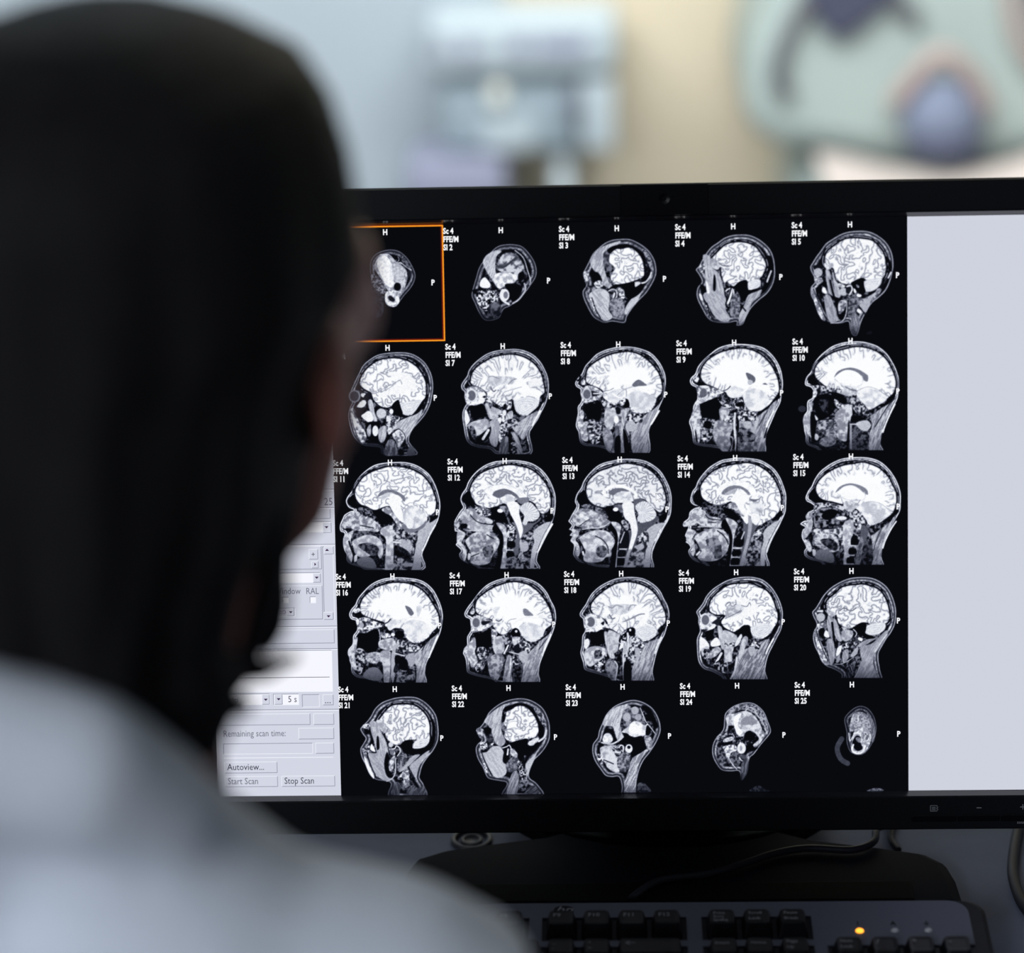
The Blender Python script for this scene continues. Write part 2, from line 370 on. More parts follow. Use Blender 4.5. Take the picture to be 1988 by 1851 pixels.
SCANS[14]=(1310,875,1.2966,'''
H 88 4 23 72 26 61 31 54 34 46 40 37 50 26 60 19 70 14 80 12 95 10.5 110 11 125 13 135 17 148 26 157 38 163 52 167 66 167 80 166 92 161 104 153 118 145 133 140 145 138 155 137 180 60 180 45 171 30 166 22 158 20 150 23 145 20 140 16 137 19 132 15 128 17 122 20 114 13 114 13 107 20 101 22 92 29 86 36 84 29 82 24 78
F 70 133 122 142 112 157 104 148 120 140 134 136 150 134 180 127 180 129 150 133 136
T 5 60 4 112 120 124 112 130 122 130 140 128 160 127 180 104 180 108 150 112 140
F 34 104 105 120 108 132 106 126 112 118 122 112 140 104 165 104 180 94 180 98 150 102 125
B 0 92 98 38 58 42 48 50 38 60 30 72 25 85 22 98 20 110 19 124 23 136 30 146 40 153 52 158 66 159 78 157 90 150 99 138 106 126 112 117 109 113 98 104 100 98 92 92 80 84 76 75 80 64 82 52 78 43 72 39 65
L 99 9 74 66 68 60 76 53 90 49 104 51 114 57 119 66
F 46 70 65 73 59 80 54 90 52 101 54 110 60 113 66 106 63 98 57 88 58 80 66
F 68 74 66 84 59 94 57 88 63 82 66
F 99 86 70 92 62 100 58 108 65 110 72 104 82 108 90 112 100 108 110 100 100 96 92 92 80 84 76
T 62 90 6 112 80 122 76 130 78 134 88 128 94 120 95 113 90
E 96 121 101 7 9
L 72 1 112 94 118 93 126 95 128 104 123 111
F 40 112 72 120 73 128 72 118 77
F 3 28 66 38 58 40 68 45 77 52 81 44 86 32 81 27 74
T 0 45 3 42 78 55 80 72 82 80 88 90 92 98 98 97 104 90 104 80 98 68 96 54 92 42 86
F 0 74 86 84 88 94 96 98 102 90 105 80 98 74 94
T 45 80 3.5 80 80 90 78 96 88 104 98 100 98 88 88 80 86
T 50 85 4 22 100 24 92 34 86 44 90 52 98 66 100 70 104 71 110 67 114 56 114 42 113 32 108 22 108
T 50 80 5 13 108 24 105 34 108 28 112 14 114
L 5 1.2 46 96 52 102 70 104
L 5 1.2 50 107 62 108
L 72 1.6 35 114 50 114 65 115 74 114
F 0 72 104 80 108 86 118 87 130 86 145 85 160 82 180 74 180 79 160 80 148 82 132 79 122 70 115
T 55 82 5 76 101 86 103 94 110 92 118 89 130 87 150 84 180 81 180 84 160 86 140 86 126 82 114
T 50 82 5 29 131 36 124 46 119 58 116 70 118 78 124 82 134 80 146 76 155 64 164 48 166 34 162 37 155 40 150 34 140
T 20 55 5 46 134 60 130 68 136 70 148 62 156 54 150
L 5 1.5 64 120 72 126 78 134 80 140
T 15 40 5 60 146 70 148 70 160 60 162
T 58 84 4 19 118 26 118 32 122 26 132 29 137 31 150 28 158 25 154 26 146 22 139 17 134
L 5 2 30 134 36 146 32 158 40 168
L 88 3 33 156 37 152
F 4 90 132 102 120 103 142 89 143
F 4 87 150 99 150 98 157 86 157
F 4 85 162 97 162 95 172 84 172
L 80 2.2 88 146 100 146
L 75 2 85 159.5 97 160
L 66 1.8 84 172.5 96 172.5
L 70 2 104 122 100 132
T 20 90 3 117 128 126 118 134 116 128 128 120 134
F 62 110 96 116 108 113 130 108 150 103 172 97 172 103 150 108 130 110 112
F 2 150 98 158 90 162 95 156 101 146 106
L 86 2 162 98 156 112 148 127 142 140 138 152
Y 140 178 .6
Z 173
''')
SCANS[12]=(865,875,1.2966,'''
H 90 4 22 73 24 65 30 56 34 46 42 35 52 26 62 20 74 16 88 14.5 104 14 120 16 132 20 144 28 154 40 161 54 165 68 165 84 163 98 158 112 150 126 143 142 139 154 137 165 137 180 60 180 45 174 30 168 22 162 20 155 23 150 20 146 15 141 18 136 17 130 18 122 14 121 13 113 13 106 17 98 22 90 26 85 24 80
F 70 130 124 142 112 157 106 150 120 143 135 136 150 132 180 126 180 129 150 133 136
T 6 70 4 110 128 124 118 132 122 128 136 124 150 124 180 104 180 108 160 112 150
F 36 104 108 120 108 134 108 142 100 142 104 132 112 122 122 112 132 110 148 106 158 100 152 102 135 104 125
B 0 92 96 37 58 42 46 50 37 60 31 74 26 86 23 98 22 112 24 126 28 138 36 147 46 154 58 157 70 157 84 152 92 144 94 138 88 134 80 126 75 118 74 110 74 96 76 84 80 74 85 64 86 54 84 46 80 40 72 38 64
L 99 8 74 70 66 66 70 58 82 54 96 55 108 61 116 68
L 70 .9 62 68 58 60 66 54 80 51 95 52 106 57
F 38 70 66 76 60 88 57 100 61 108 67 110 72 102 68 96 65 88 68 80 71 74 69
T 75 97 6 84 74 90 66 98 67 104 74 102 79 90 80
F 98 92 80 102 76 111 82 110 92 114 108 116 120 112 132 110 124 106 112 102 104 97 94 94 86
F 45 107 72 124 70 124 78 114 80 110 78
C 1 112 84 120 78 128 78 134 84 140 92 140 100 130 106 124 106 120 112 115 108 118 98 112 90
F 0 68 86 80 84 86 92 92 102 94 110 86 107 78 106 72 102 69 94
E 100 82 90 4.5 3
T 25 60 4 80 84 90 83 94 90 90 94 84 88
F 3 27 66 36 60 39 68 44 78 42 84 30 80 24 74
T 15 90 2.6 42 86 54 84 64 88 68 96 60 98 48 97 41 92
T 50 82 5 22 96 30 88 42 87 50 96 70 104 68 110 54 108 40 112 30 110 22 106
T 60 80 5 33 108 44 106 60 110 72 112 74 118 66 122 48 121 36 118 32 113
T 20 75 4 13 108 24 104 22 112 16 118
L 5 1.2 37 96 44 104 54 109 72 111
F 2 22 112 30 109 33 113 28 117
L 74 1.5 32 119 50 121 66 122
F 0 74 110 80 115 86 126 86 140 84 160 82 180 72 180 78 160 78 146 83 134 80 124 70 119
T 55 84 5 76 108 86 110 92 118 92 132 92 150 90 180 82 180 85 160 87 140 86 126 80 116
T 45 82 5 29 137 36 128 46 122 58 121 70 124 78 130 81 138 76 150 70 158 66 168 52 172 38 168 38 158 36 148
T 15 45 4 56 146 68 142 72 150 66 160 58 158
L 5 1.3 62 126 72 132
L 5 1.2 38 159 50 154
T 58 84 4 18 120 26 121 30 126 24 138 29 144 32 156 28 166 25 158 26 150 22 144 17 138
L 5 2 29 138 34 150 32 164 40 172
F 85 34 154 38 156 36 164 33 162
T 5 90 2.5 92 112 104 112 106 132 94 134
F 3 93 137 103 136 104 145 93 145
F 3 92 152 102 152 102 160 92 160
T 10 55 3 92 162 106 160 104 178 91 178
L 75 1.8 92 149 101 149
F 66 112 140 122 136 124 148 116 152 112 147
F 2 150 100 158 94 162 98 158 106 148 106
L 96 2.4 160 110 152 124 144 140 138 152
Y 142 180 .6
Z 177
''')
SCANS[11]=(640,875,1.2966,'''
H 92 3.8 24 76 27 68 33 60 38 48 46 37 56 28 68 21 82 18 96 17 112 17 126 20 138 26 150 36 158 50 163 64 166 80 165 94 162 106 156 118 149 130 144 142 139 156 139 180 62 180 45 175 30 170 25 164 25 156 22 150 20 142 20 132 22 124 16 121 15 112 19 102 22 96 30 91 36 89 28 85
F 68 134 118 150 104 160 100 156 114 146 130 138 150 136 180 122 180 128 150 130 134
T 4 70 4 96 96 120 118 132 128 126 150 122 180 92 180 94 140
B 0 92 100 38 62 42 52 50 41 60 34 72 29 84 25 98 24 112 26 126 30 138 37 148 48 155 62 159 76 158 90 152 96 146 100 140 110 126 118 114 112 108 104 98 96 92 84 82 84 68 89 56 84 46 80 40 72
F 45 71 70 76 62 86 58 98 60 108 65 113 70 112 77 106 70 96 64 86 63 78 67
F 76 76 70 84 64 94 63 86 70 80 74
F 99 88 76 98 66 108 72 106 84 112 100 110 108 102 102 96 94
L 78 1.2 62 66 68 56 84 50 96 50 106 56
T 70 95 7 110 92 122 82 134 86 144 96 146 104 138 112 124 118 112 110
L 60 1 110 88 120 78 134 82 144 92 148 98
F 45 112 110 126 118 140 110 144 104 142 114 128 122 116 122 108 114
E 92 120 108 6 9
F 2 28 72 36 66 38 74 44 81 54 84 46 88 34 85 27 79
T 0 50 2.6 42 86 56 86 68 92 70 100 60 104 48 98
F 0 64 90 76 90 86 94 93 102 92 108 84 111 76 108 70 100
T 50 90 4 78 88 88 84 94 92 106 108 108 120 100 110 92 98 84 94
T 45 82 4 20 104 28 96 40 90 50 98 60 100 72 108 76 114 72 122 56 123 42 120 30 116 20 116
L 5 1.2 46 112 56 114 66 116
T 5 40 3 38 124 50 120 70 122 80 124 78 126 60 126 44 132 34 134
T 60 82 5 34 136 44 130 56 126 68 128 76 134 80 142 80 155 76 162 72 156 70 150 60 158 46 160 38 154 36 146
T 8 35 4 42 142 56 138 70 142 74 150 66 158 54 152
F 44 40 165 48 160 58 159 66 164 70 176 56 176 44 172
T 60 84 6 78 116 94 112 95 130 96 150 94 180 83 180 84 150 84 132 76 124
T 58 84 4 22 128 30 122 36 120 32 132 32 142 36 158 34 168 28 160 26 150 21 144
L 4 2.4 29 136 32 146 36 158 34 168
F 88 37 158 41 156 41 164 37 167
T 10 80 3 96 112 108 118 108 134 96 134
L 82 2.6 96 137 106 138
F 66 108 132 118 138 124 144 122 150 114 150 108 142
T 0 14 4 98 142 110 146 120 154 122 168 110 162 98 156
L 60 1.5 98 164 108 176
F 2 152 100 160 96 162 100 150 108
L 95 2.4 158 112 150 126 144 140 139 150
Y 142 180 .6
Z 179
''')
SCANS[15]=(1535,875,1.2966,'''
H 92 4 22 70 26 60 31 53 36 42 44 31 54 23 64 17 76 12 90 10 106 9.5 120 11 134 16 146 26 155 38 161 50 165 64 165 80 164 90 158 102 150 116 142 132 138 144 136 158 135 180 60 180 45 168 30 164 21 158 20 150 23 145 20 138 17 132 16 126 18 118 22 115 14 110 20 105 26 104 24 98 26 92 34 88 36 84 30 79 24 76
R 45 72 -68 116 136 126 124 142 112 158 100 152 112 143 128 136 148 134 180 118 180
T 4 60 4 92 108 108 112 120 128 122 150 116 180 80 180
B 16 90 100 38 58 41 48 50 38 60 31 70 26 82 22 96 20 108 18 122 22 134 28 146 40 152 52 157 62 158 76 155 88 150 96 142 102 134 107 122 112 116 110 112 102 104 92 94 84 84 76 78 80 62 76 50 74 42 68
T 72 96 7 104 80 120 76 138 82 150 92 142 103 122 111 112 102 102 92
L 64 1 106 80 120 76 136 80 148 90
F 48 67 63 72 55 82 50 92 49 104 52 114 58 116 66 110 64 102 57 92 52 80 54 72 60
L 80 1.2 70 64 80 72 96 75 108 74 112 68 110 62
L 60 1.5 104 74 100 80
T 60 84 5 80 78 90 76 102 80 96 88 88 92 80 86
F 2 29 62 36 56 38 64 44 71 54 76 42 80 32 76 27 69
T 5 80 3 36 80 50 78 64 80 80 84 78 90 62 84 46 86 36 92
T 0 55 4 36 92 50 86 66 86 82 94 84 100 72 102 78 110 74 118 60 112 46 118 36 114
F 0 46 98 56 88 70 90 66 100 54 104
E 92 76 101 8 3
T 45 75 3 23 96 32 91 32 104 24 104
R 55 82 80 28 104 33 104 32 116 24 130 17 130 19 120
T 5 85 3 88 90 106 92 112 110 108 118 96 116 90 104
L 8 2 36 116 50 117 70 116
T 20 85 4 36 116 50 118 70 116 84 108 92 108 93 126 90 140 84 180 79 180 80 160 82 146 72 156 76 142 70 126 56 124 40 128 34 126
T 40 80 4 34 128 48 124 66 126 72 138 72 150 60 152 48 148 38 142
T 5 30 4 44 134 60 132 70 140 68 150 56 146
F 42 40 150 52 148 64 156 64 168 50 166 36 160
T 58 84 4 20 134 28 136 32 148 28 152 24 146
F 80 33 148 38 150 36 158 33 156
T 60 84 5 80 108 93 104 94 120 90 140 86 172 79 172 80 150 78 130
F 3 92 128 100 128 99 141 90 140
F 3 88 146 98 147 97 155 87 155
F 3 85 160 95 161 94 169 84 169
L 75 2.2 88 142 98 143
L 70 2 85 157 95 157
L 60 2 84 170 94 170
F 32 106 112 116 118 112 140 104 170 96 170 100 150 104 135
R 25 50 -72 104 130 110 140 104 170 97 170
T 5 30 4 110 138 122 140 122 170 106 170
F 4 150 96 159 88 162 92 150 102 136 107
L 94 2 158 106 150 118 142 134 138 146
L 8 .9 142 106 130 130 124 150
Y 138 176 .55
Z 171
''')
SCANS[10]=(1530,650,1.2966,'''
H 92 4 25 70 28 62 34 55 38 44 46 33 56 24 66 17 80 12 94 10 110 10 124 13 136 18 148 28 156 40 162 52 166 66 166 82 164 96 158 108 152 122 146 136 140 150 138 162 138 180 60 180 42 171 30 166 26 160 26 152 24 144 23 136 22 128 24 120 28 114 28 104 30 98 36 94 38 86 34 79 26 76
E 16 21 111 6 5
T 55 80 4 24 122 30 116 32 104 36 100 36 116 34 128 34 142 38 150 34 154 28 146 24 140 23 130
R 48 74 -72 124 122 140 110 158 96 154 108 146 126 140 146 136 180 122 180 122 150 126 136
B 16 90 100 40 56 43 46 52 37 62 30 74 25 86 22 98 19 110 19 124 22 136 28 147 38 154 50 159 62 161 74 158 86 150 94 144 100 134 106 122 112 116 106 108 98 102 90 90 90 78 88 80 82 62 80 50 72 42 64
T 74 96 7 104 84 118 80 136 84 148 94 140 102 122 112 114 104 104 94
L 62 1 104 84 118 78 134 82 148 92
F 45 69 64 73 56 82 51 94 49 106 52 116 58 120 62 119 70 113 68 108 60 98 54 86 53 76 58
L 85 1.5 70 66 80 74 96 78 108 76 112 70 110 62
T 62 86 5 80 84 88 76 98 80 104 84 100 92 88 92 80 88
L 30 1.2 86 78 94 82 102 84
F 2 30 64 38 58 41 66 48 74 60 80 46 80 36 76 30 70
T 8 85 3 36 76 50 76 66 80 80 82 76 90 60 84 46 84
T 60 98 3 38 82 44 86 40 94 37 98
F 3 40 94 56 88 72 94 74 102 70 112 62 122 48 128 42 118 38 106
T 0 25 4 46 98 60 98 68 106 60 118 50 112
F 2 64 86 78 88 88 98 86 104 78 102 70 94
T 15 95 2.5 70 96 78 102 86 108 78 112 70 104
T 5 75 3 92 92 102 92 112 104 122 114 118 122 104 118 96 108
T 50 80 5 72 116 82 108 92 104 96 118 92 132 90 150 86 160 74 154 68 134 70 124
L 78 3 94 106 95 124
T 20 70 4 44 130 56 128 70 128 74 140 72 150 58 152 46 142
F 3 34 116 44 120 42 140 40 162 34 150
F 84 40 120 45 126 42 128
F 78 41 148 46 152 44 158 40 156
T 30 60 4 46 160 60 150 72 152 70 164 56 168
F 4 96 120 114 124 112 130 96 132
T 5 35 4 94 134 116 142 120 160 112 180 92 180
F 70 102 132 118 128 124 136 118 144 108 142
L 80 2 92 134 106 134
L 60 3 94 136 94 170
F 2 90 132 92 132 91 166 88 166
L 4 1.2 160 96 150 106 136 128 130 138
L 94 2 160 104 152 120 146 134 142 146
F 3 152 94 160 90 160 94 150 104 140 108
Y 142 178 .55
Z 173
''')
SCANS=globals().get("SCANS",{})
SCANS[9]=(1300,650,1.2966,'''
H 92 4 30 70 32 64 38 58 42 48 50 38 60 29 72 20 86 15 100 13.5 116 14 130 16 142 20 152 28 160 38 166 50 169 62 170 76 168 90 166 102 160 114 154 128 148 142 143 156 141 180 90 180 78 172 62 169 46 167 36 163 34 154 33 146 31 138 29 132 30 126 34 119 35 108 38 101 41 96 41 84 39 79 33 76
R 45 72 -70 124 130 140 116 160 98 158 112 150 128 145 144 141 180 128 180 124 150
T 30 66 5 104 130 122 126 128 140 130 180 100 180
B 14 92 100 47 58 50 48 58 38 70 30 82 25 96 22 110 21 124 24 136 30 147 40 154 50 160 62 163 74 163 86 156 96 150 104 142 112 128 115 118 112 112 102 110 94 98 94 88 92 84 86 78 84 66 78 54 73 48 66
T 76 94 7 110 88 122 80 140 84 148 94 148 104 138 112 124 114 114 106
T 80 94 5 86 82 96 77 108 80 112 84 104 92 96 95 88 92
L 98 2 96 92 110 86 122 78 140 76
L 30 1.6 80 84 86 82 91 77
F 36 114 57 122 59 128 64 128 70 123 73 118 68
F 72 118 67 125 70 122 75 117 74
F 34 139 74 143 72 147 75
F 2 36 68 44 64 47 70 54 76 50 78 44 76 38 74
T 40 95 3 36 66 42 62 44 67 40 72
T 30 95 3 40 78 54 76 68 80 80 86 70 92 56 94 44 97 42 88
E 36 51 87 5.5 6.5
L 60 1 44 80 54 81 56 88
L 96 2 60 92 80 86
T 50 90 4 38 104 42 98 50 96 62 92 72 90 66 96 52 101 42 104
F 0 52 101 64 96 72 94 77 104 75 116 74 124 68 127 58 124 48 126 47 114 44 106
T 0 85 2.4 72 96 82 98 90 104 94 112 88 112 80 106
T 50 78 4 74 112 84 108 90 114 86 124 78 128
T 5 90 2.6 96 98 104 94 112 102 114 112 108 116 98 108
F 2 98 104 108 100 111 106 102 108
T 50 85 4 32 122 38 108 44 102 46 116 48 124 46 132 47 148 44 162 42 158 40 146 34 138
T 0 70 2.6 46 126 62 126 70 132 68 146 58 160 48 162 46 142
F 0 52 130 62 130 62 140 54 140
E 100 52 156 3 2
T 10 90 2.8 82 124 94 118 96 130 90 138 82 134
T 45 72 5 68 130 84 130 94 138 90 154 92 164 86 176 78 174 66 156
L 84 3.2 98 118 97 135 98 150 100 176
L 60 2 86 152 94 154 95 162 91 176
F 2 100 118 104 132 104 180 99 180 101 150
F 2 95 160 97 156 98 168 94 172
T 5 90 2.8 104 112 128 116 132 126 120 130 104 128
E 68 117 135 6 6
T 5 45 4 104 140 118 144 128 150 126 160 110 162 102 178
F 3 162 90 168 88 164 96 156 100 146 112 134 116 150 104
L 95 2.6 156 114 148 130 145 138
L 4 2 146 140 142 154
L 10 1 146 114 134 136
Y 145 180 .55
Z 175
''')
SCANS[16]=(645,1100,1.2966,'''
H 90 4 25 72 28 64 34 57 38 48 46 38 56 28 68 21 82 17 98 16 114 17 128 19 140 24 151 34 158 46 163 58 166 72 165 86 162 100 156 114 149 130 142 144 139 158 138 180 80 180 68 172 52 169 38 167 30 161 28 154 28 148 26 142 25 136 23 131 24 124 30 116 31 104 35 98 37 94 37 84 34 81 28 79
R 46 72 -70 120 136 136 120 158 100 154 114 146 130 140 148 137 180 126 180 126 150
T 4 58 4 92 132 112 134 122 146 122 180 92 180
F 62 110 134 122 130 124 144 118 150 112 146
B 14 92 100 42 60 45 50 53 41 64 33 76 28 90 25 106 25 120 28 133 35 143 45 150 56 157 68 160 80 158 90 150 98 144 106 134 113 124 115 114 110 108 102 106 94 92 92 80 90 78 84 66 80 54 76 44 70
T 76 94 7 106 88 118 80 136 82 146 92 144 104 132 112 118 110 110 100
T 78 92 5 82 90 86 82 96 79 104 81 100 88 92 93 86 96
L 98 2 90 92 104 84 116 76 134 78
L 25 2 78 86 84 83 87 79
F 40 109 59 116 61 121 67 122 71 118 74 114 70
T 75 85 4 126 60 134 60 132 70 128 76
F 2 32 68 40 66 43 72 48 76 44 78 36 76
T 40 95 2.6 32 66 40 62 42 67 34 70
T 25 98 3 36 80 50 76 64 82 78 88 70 92 54 94 42 98 38 90
F 4 44 82 49 84 49 90 45 93 48 88
E 62 44 88 3.6 4.4
L 95 1.8 54 94 74 89
T 30 85 3 38 99 50 97 64 92 70 92 60 98 46 103
F 0 40 100 50 100 60 95 68 94 70 108 69 120 64 128 54 130 46 124 38 122 36 110
L 80 1.2 70 94 72 108 70 120
T 30 100 3 74 101 84 100 88 105 80 108 74 106
F 0 92 102 98 96 104 97 108 104 102 108 94 106
E 92 91 102 3 2.6
T 50 82 5 70 112 82 108 92 108 96 118 90 126 76 124 70 120
T 5 80 3 98 110 110 112 118 118 116 126 102 128 96 120
T 10 90 2.8 112 118 126 118 132 122 124 128 112 126
T 50 82 4 24 128 30 120 32 110 38 106 36 124 34 136 38 146 36 156 30 150 27 140
T 0 75 3 36 124 48 126 48 146 42 162 36 150
T 45 78 4 50 132 62 128 74 130 80 136 76 142 66 146 52 142
E 10 71 147 3.5 4.5
F 42 46 162 56 152 68 152 76 164 68 172 50 168
T 55 78 5 72 128 88 128 90 150 86 180 78 178 76 150
L 10 1 88 126 88 150 86 176
F 66 92 118 97 120 94 132 94 160 90 176 88 140
L 80 1.8 94 130 108 134
F 2 95 133 112 140 112 156 96 150
T 0 15 3 94 148 100 146 98 158 92 158
F 3 152 100 160 94 160 98 148 108 134 114 146 106
L 96 2.2 158 104 151 120 145 136
L 10 1 144 110 134 126
Y 145 180 .55
Z 174
''')
SCANS[8]=(1085,650,1.2966,'''
H 84 4 24 72 28 65 34 58 39 47 46 39 56 29 68 23 82 19 96 17.5 110 18 124 21 138 27 148 37 155 48 160 62 160 78 158 92 152 106 146 120 140 132 135 146 134 180 84 180 70 172 54 168 40 167 32 162 30 154 29 146 27 142 25 136 26 128 28 118 28 108 32 102 34 96 32 88 32 82 26 78
R 50 72 -66 118 130 132 118 150 100 146 114 138 132 134 148 132 180 112 180 108 150
T 30 70 5 84 112 98 110 108 124 104 160 100 180 80 180 84 150
B 20 92 100 41 62 44 51 54 42 66 35 78 30 92 27 106 26 120 30 132 38 142 48 150 60 154 74 154 86 147 94 144 104 138 114 126 118 112 116 106 108 102 96 90 100 84 106 76 102 66 93 66 84 56 78 46 74 41 70
T 74 92 7 104 90 116 84 134 88 144 96 140 108 128 116 114 114 106 104
T 78 90 5 72 90 84 82 98 82 96 92 88 100 80 102
L 97 1.8 80 88 90 94 100 92
L 97 1.6 104 88 118 82 138 84
F 40 110 74 119 67 128 72 132 76 120 77 112 78
L 62 1.2 110 78 98 82 88 90
L 50 1.2 68 84 76 83 82 80
T 76 90 4 66 62 76 61 72 66 72 76 68 70
T 40 95 2.6 33 70 38 66 40 74 34 75
T 45 98 3 36 80 44 76 54 78 64 85 66 90 58 97 46 101 36 101 34 90
F 10 48 84 58 86 64 88 58 91 50 92
L 96 1.6 52 88 62 88
E 72 42 89 7 8.5
E 36 42 89 5.4 6.8
F 0 38 104 50 104 60 100 64 102 64 116 62 126 52 128 44 126 40 118
F 2 26 68 30 66 31 60 34 64 30 70
T 5 85 3 64 98 80 104 88 108 84 116 70 112
T 60 76 5 70 110 80 112 88 118 84 128 80 140 74 142 68 132
F 5 86 108 92 110 92 118 86 118
E 100 86 127 3.4 6
F 0 93 100 102 96 106 104 104 110 96 108
T 20 98 3 92 98 100 96 98 104 94 108
R 55 80 80 96 114 106 110 100 124 96 150 98 180 92 180 93 140
T 5 88 3 106 118 124 120 124 132 112 130 100 132
E 68 108 137 8 8
F 3 96 142 102 150 106 180 99 180
T 50 90 4 28 128 34 112 38 120 36 130 44 130 42 142 44 158 36 158 32 146 30 138
T 5 75 3 44 128 58 128 66 134 66 146 52 158 44 154
T 0 95 2.6 48 150 60 150 62 160 50 164
T 45 68 4 66 140 78 144 82 160 76 176 68 164
F 3 84 156 92 152 92 180 84 180
F 3 150 98 156 92 154 98 146 108 138 114
L 96 2.6 150 114 143 126 138 134
L 5 1 98 138 108 160
Y 142 180 .55
Z 177
''')
SCANS[17]=(870,1095,1.2966,'''
H 86 4 24 74 28 66 34 58 40 50 48 40 58 31 70 25 84 21 98 19.5 112 20 126 24 138 31 148 42 154 54 160 66 162 80 160 94 156 106 150 120 144 134 138 150 136 164 134 180 80 180 66 174 48 170 34 166 28 162 27 152 26 144 24 138 22 134 24 126 28 122 28 110 31 104 34 98 33 88 32 83 26 80
R 48 72 -68 120 134 134 120 152 102 148 116 142 132 136 150 132 180 104 180 108 150
B 20 92 100 41 66 44 54 54 45 66 37 78 32 92 28 106 28 120 32 132 40 142 51 150 64 155 78 155 90 146 98 142 108 134 115 124 117 114 112 108 104 104 98 94 98 88 104 80 106 72 100 66 90 66 84 56 80 44 74
T 76 92 7 106 94 120 88 136 92 144 98 138 110 126 116 114 110
L 97 1.7 98 90 110 82 124 80 142 84
L 60 1 88 90 92 84 102 82
L 40 2 72 84 76 86 80 83
F 48 112 68 117 67 122 71 128 77 122 78 114 77
T 80 90 4 68 66 78 64 74 72 72 80 68 74
T 40 98 2.6 33 72 38 66 40 72 36 76
T 45 98 3 36 80 46 77 56 80 66 86 66 92 56 98 44 102 36 102 34 92
F 10 50 86 64 86 58 90 52 92
E 78 42 88 7.5 9
E 38 42 88 5.4 7
F 0 38 103 48 104 58 99 64 99 65 112 65 124 60 126 58 142 46 142 42 128 41 112
T 5 80 2.4 44 126 56 126 58 142 46 142
T 40 98 2.4 66 98 74 102 70 112 65 110
T 55 78 5 68 112 80 108 84 118 84 130 76 138 68 130
T 5 70 3 82 106 92 108 92 118 84 120
F 0 94 102 100 96 106 99 108 108 100 110 95 107
E 90 102 101 2 2
T 60 85 3 96 110 108 110 104 120 98 122
F 8 100 122 112 118 114 128 104 134 98 130
T 10 95 2.6 106 114 122 120 122 132 110 130
L 92 2.2 90 122 84 134
L 5 1 92 122 86 140 80 140
L 82 1.8 92 132 108 136
F 68 106 134 116 130 120 138 116 148 108 146
T 5 80 3 94 138 110 146 108 156 96 150
T 55 85 4 24 128 32 118 40 110 42 124 40 132 44 144 40 154 34 154 32 146 28 140
T 0 80 2.8 40 152 52 146 54 156 44 162
T 35 68 4 60 142 74 134 84 140 80 160 74 174 64 170 60 156
R 45 80 -80 88 140 96 142 96 180 82 180
L 88 2 94 148 91 180
T 0 30 3 96 156 112 152 108 180 98 180
F 3 152 100 156 96 152 104 142 112 132 117 144 108
L 95 2 154 106 146 122 141 138
L 10 1 148 112 136 128
Y 146 182 .55
Z 177
''')
SCANS[7]=(860,650,1.2966,'''
H 72 4.6 27 75 31 68 36 61 38 54 44 45 54 36 66 28 80 23.5 96 21.5 110 21 124 24 136 30 146 40 152 50 157 62 159 76 158 90 154 104 148 116 142 128 134 140 130 150 132 180 84 180 70 172 54 170 42 166 36 160 33 152 31 140 29 128 29 116 32 108 35 102 32 94 32 86 28 82
R 50 74 -62 112 132 124 124 142 114 138 128 128 144 120 158 112 148 104 140
B 26 92 98 42 68 44 58 52 48 64 40 76 34 90 31 104 30 118 33 130 39 140 48 147 60 150 72 152 86 146 92 143 104 136 114 126 121 114 119 108 112 106 100 100 98 92 106 86 108 78 102 66 96 66 88 60 84 48 78 42 72
T 76 88 6 106 100 120 94 138 96 144 100 140 110 128 119 114 117 108 110
C 0 108 102 122 96 138 98 142 106 134 114 122 120 112 116
L 60 1.2 88 91 92 86 104 82 118 78
L 97 2 82 96 92 84 104 80
L 38 1.8 72 72 72 80 76 85 79 83
T 70 88 4 66 64 80 62 108 64 104 74 90 74 72 78
L 55 1.4 68 64 74 62 84 66
L 50 1.4 98 74 104 68 110 66
T 50 98 3 36 80 44 77 54 80 64 88 64 94 60 103 48 106 38 106 33 96
F 96 52 86 62 87 64 92 62 100 50 104 54 96
F 6 59 93 64 91 63 95
E 84 43 91 8.4 10
E 38 43 91 6 7.6
E 90 37 91 2 3
L 20 1 36 80 46 76 58 81 65 87
L 10 1.4 63 97 74 101 86 108
F 92 65 98 70 98 74 102 66 100
F 0 40 106 50 106 58 103 63 108 64 118 62 123 54 125 44 124 41 116
F 94 33 112 38 118 41 128 36 138 33 126
L 5 1 36 136 41 128 37 116
T 60 80 5 40 132 52 128 66 126 69 136 62 146 48 152 42 142 38 140
T 5 40 3 40 138 46 138 50 150 44 154
R 60 78 80 63 104 68 104 74 120 78 126 70 126 66 116
T 60 78 4 72 108 80 110 88 114 86 122 80 128 74 124
F 2 90 106 98 100 104 97 108 112 112 122 106 118 96 112
E 90 92 117 3 4.5
T 10 98 2.6 94 102 102 98 102 110 96 112
R 55 80 70 96 118 104 114 104 126 94 134 90 138
T 5 95 2.6 82 122 92 122 92 160 82 156
E 92 85 128 2.6 4
R 58 70 85 70 130 84 130 84 150 80 168 70 160
F 3 56 150 66 142 72 138 70 152 62 160 48 162
L 88 4 68 143 60 156
T 5 75 3 92 130 108 126 112 136 98 142 90 150
L 75 1.6 96 138 112 132
R 50 70 60 102 146 112 152 120 180 112 180 108 160
R 30 55 -80 88 156 98 154 96 180 84 180
F 3 98 142 102 150 108 180 100 180
T 0 85 2.4 102 162 110 164 110 178 103 176
F 3 150 96 154 92 152 100 144 108 136 116 128 120 144 106
L 96 2.4 146 114 138 128 134 136
Y 142 182 .5
Z 179
''')
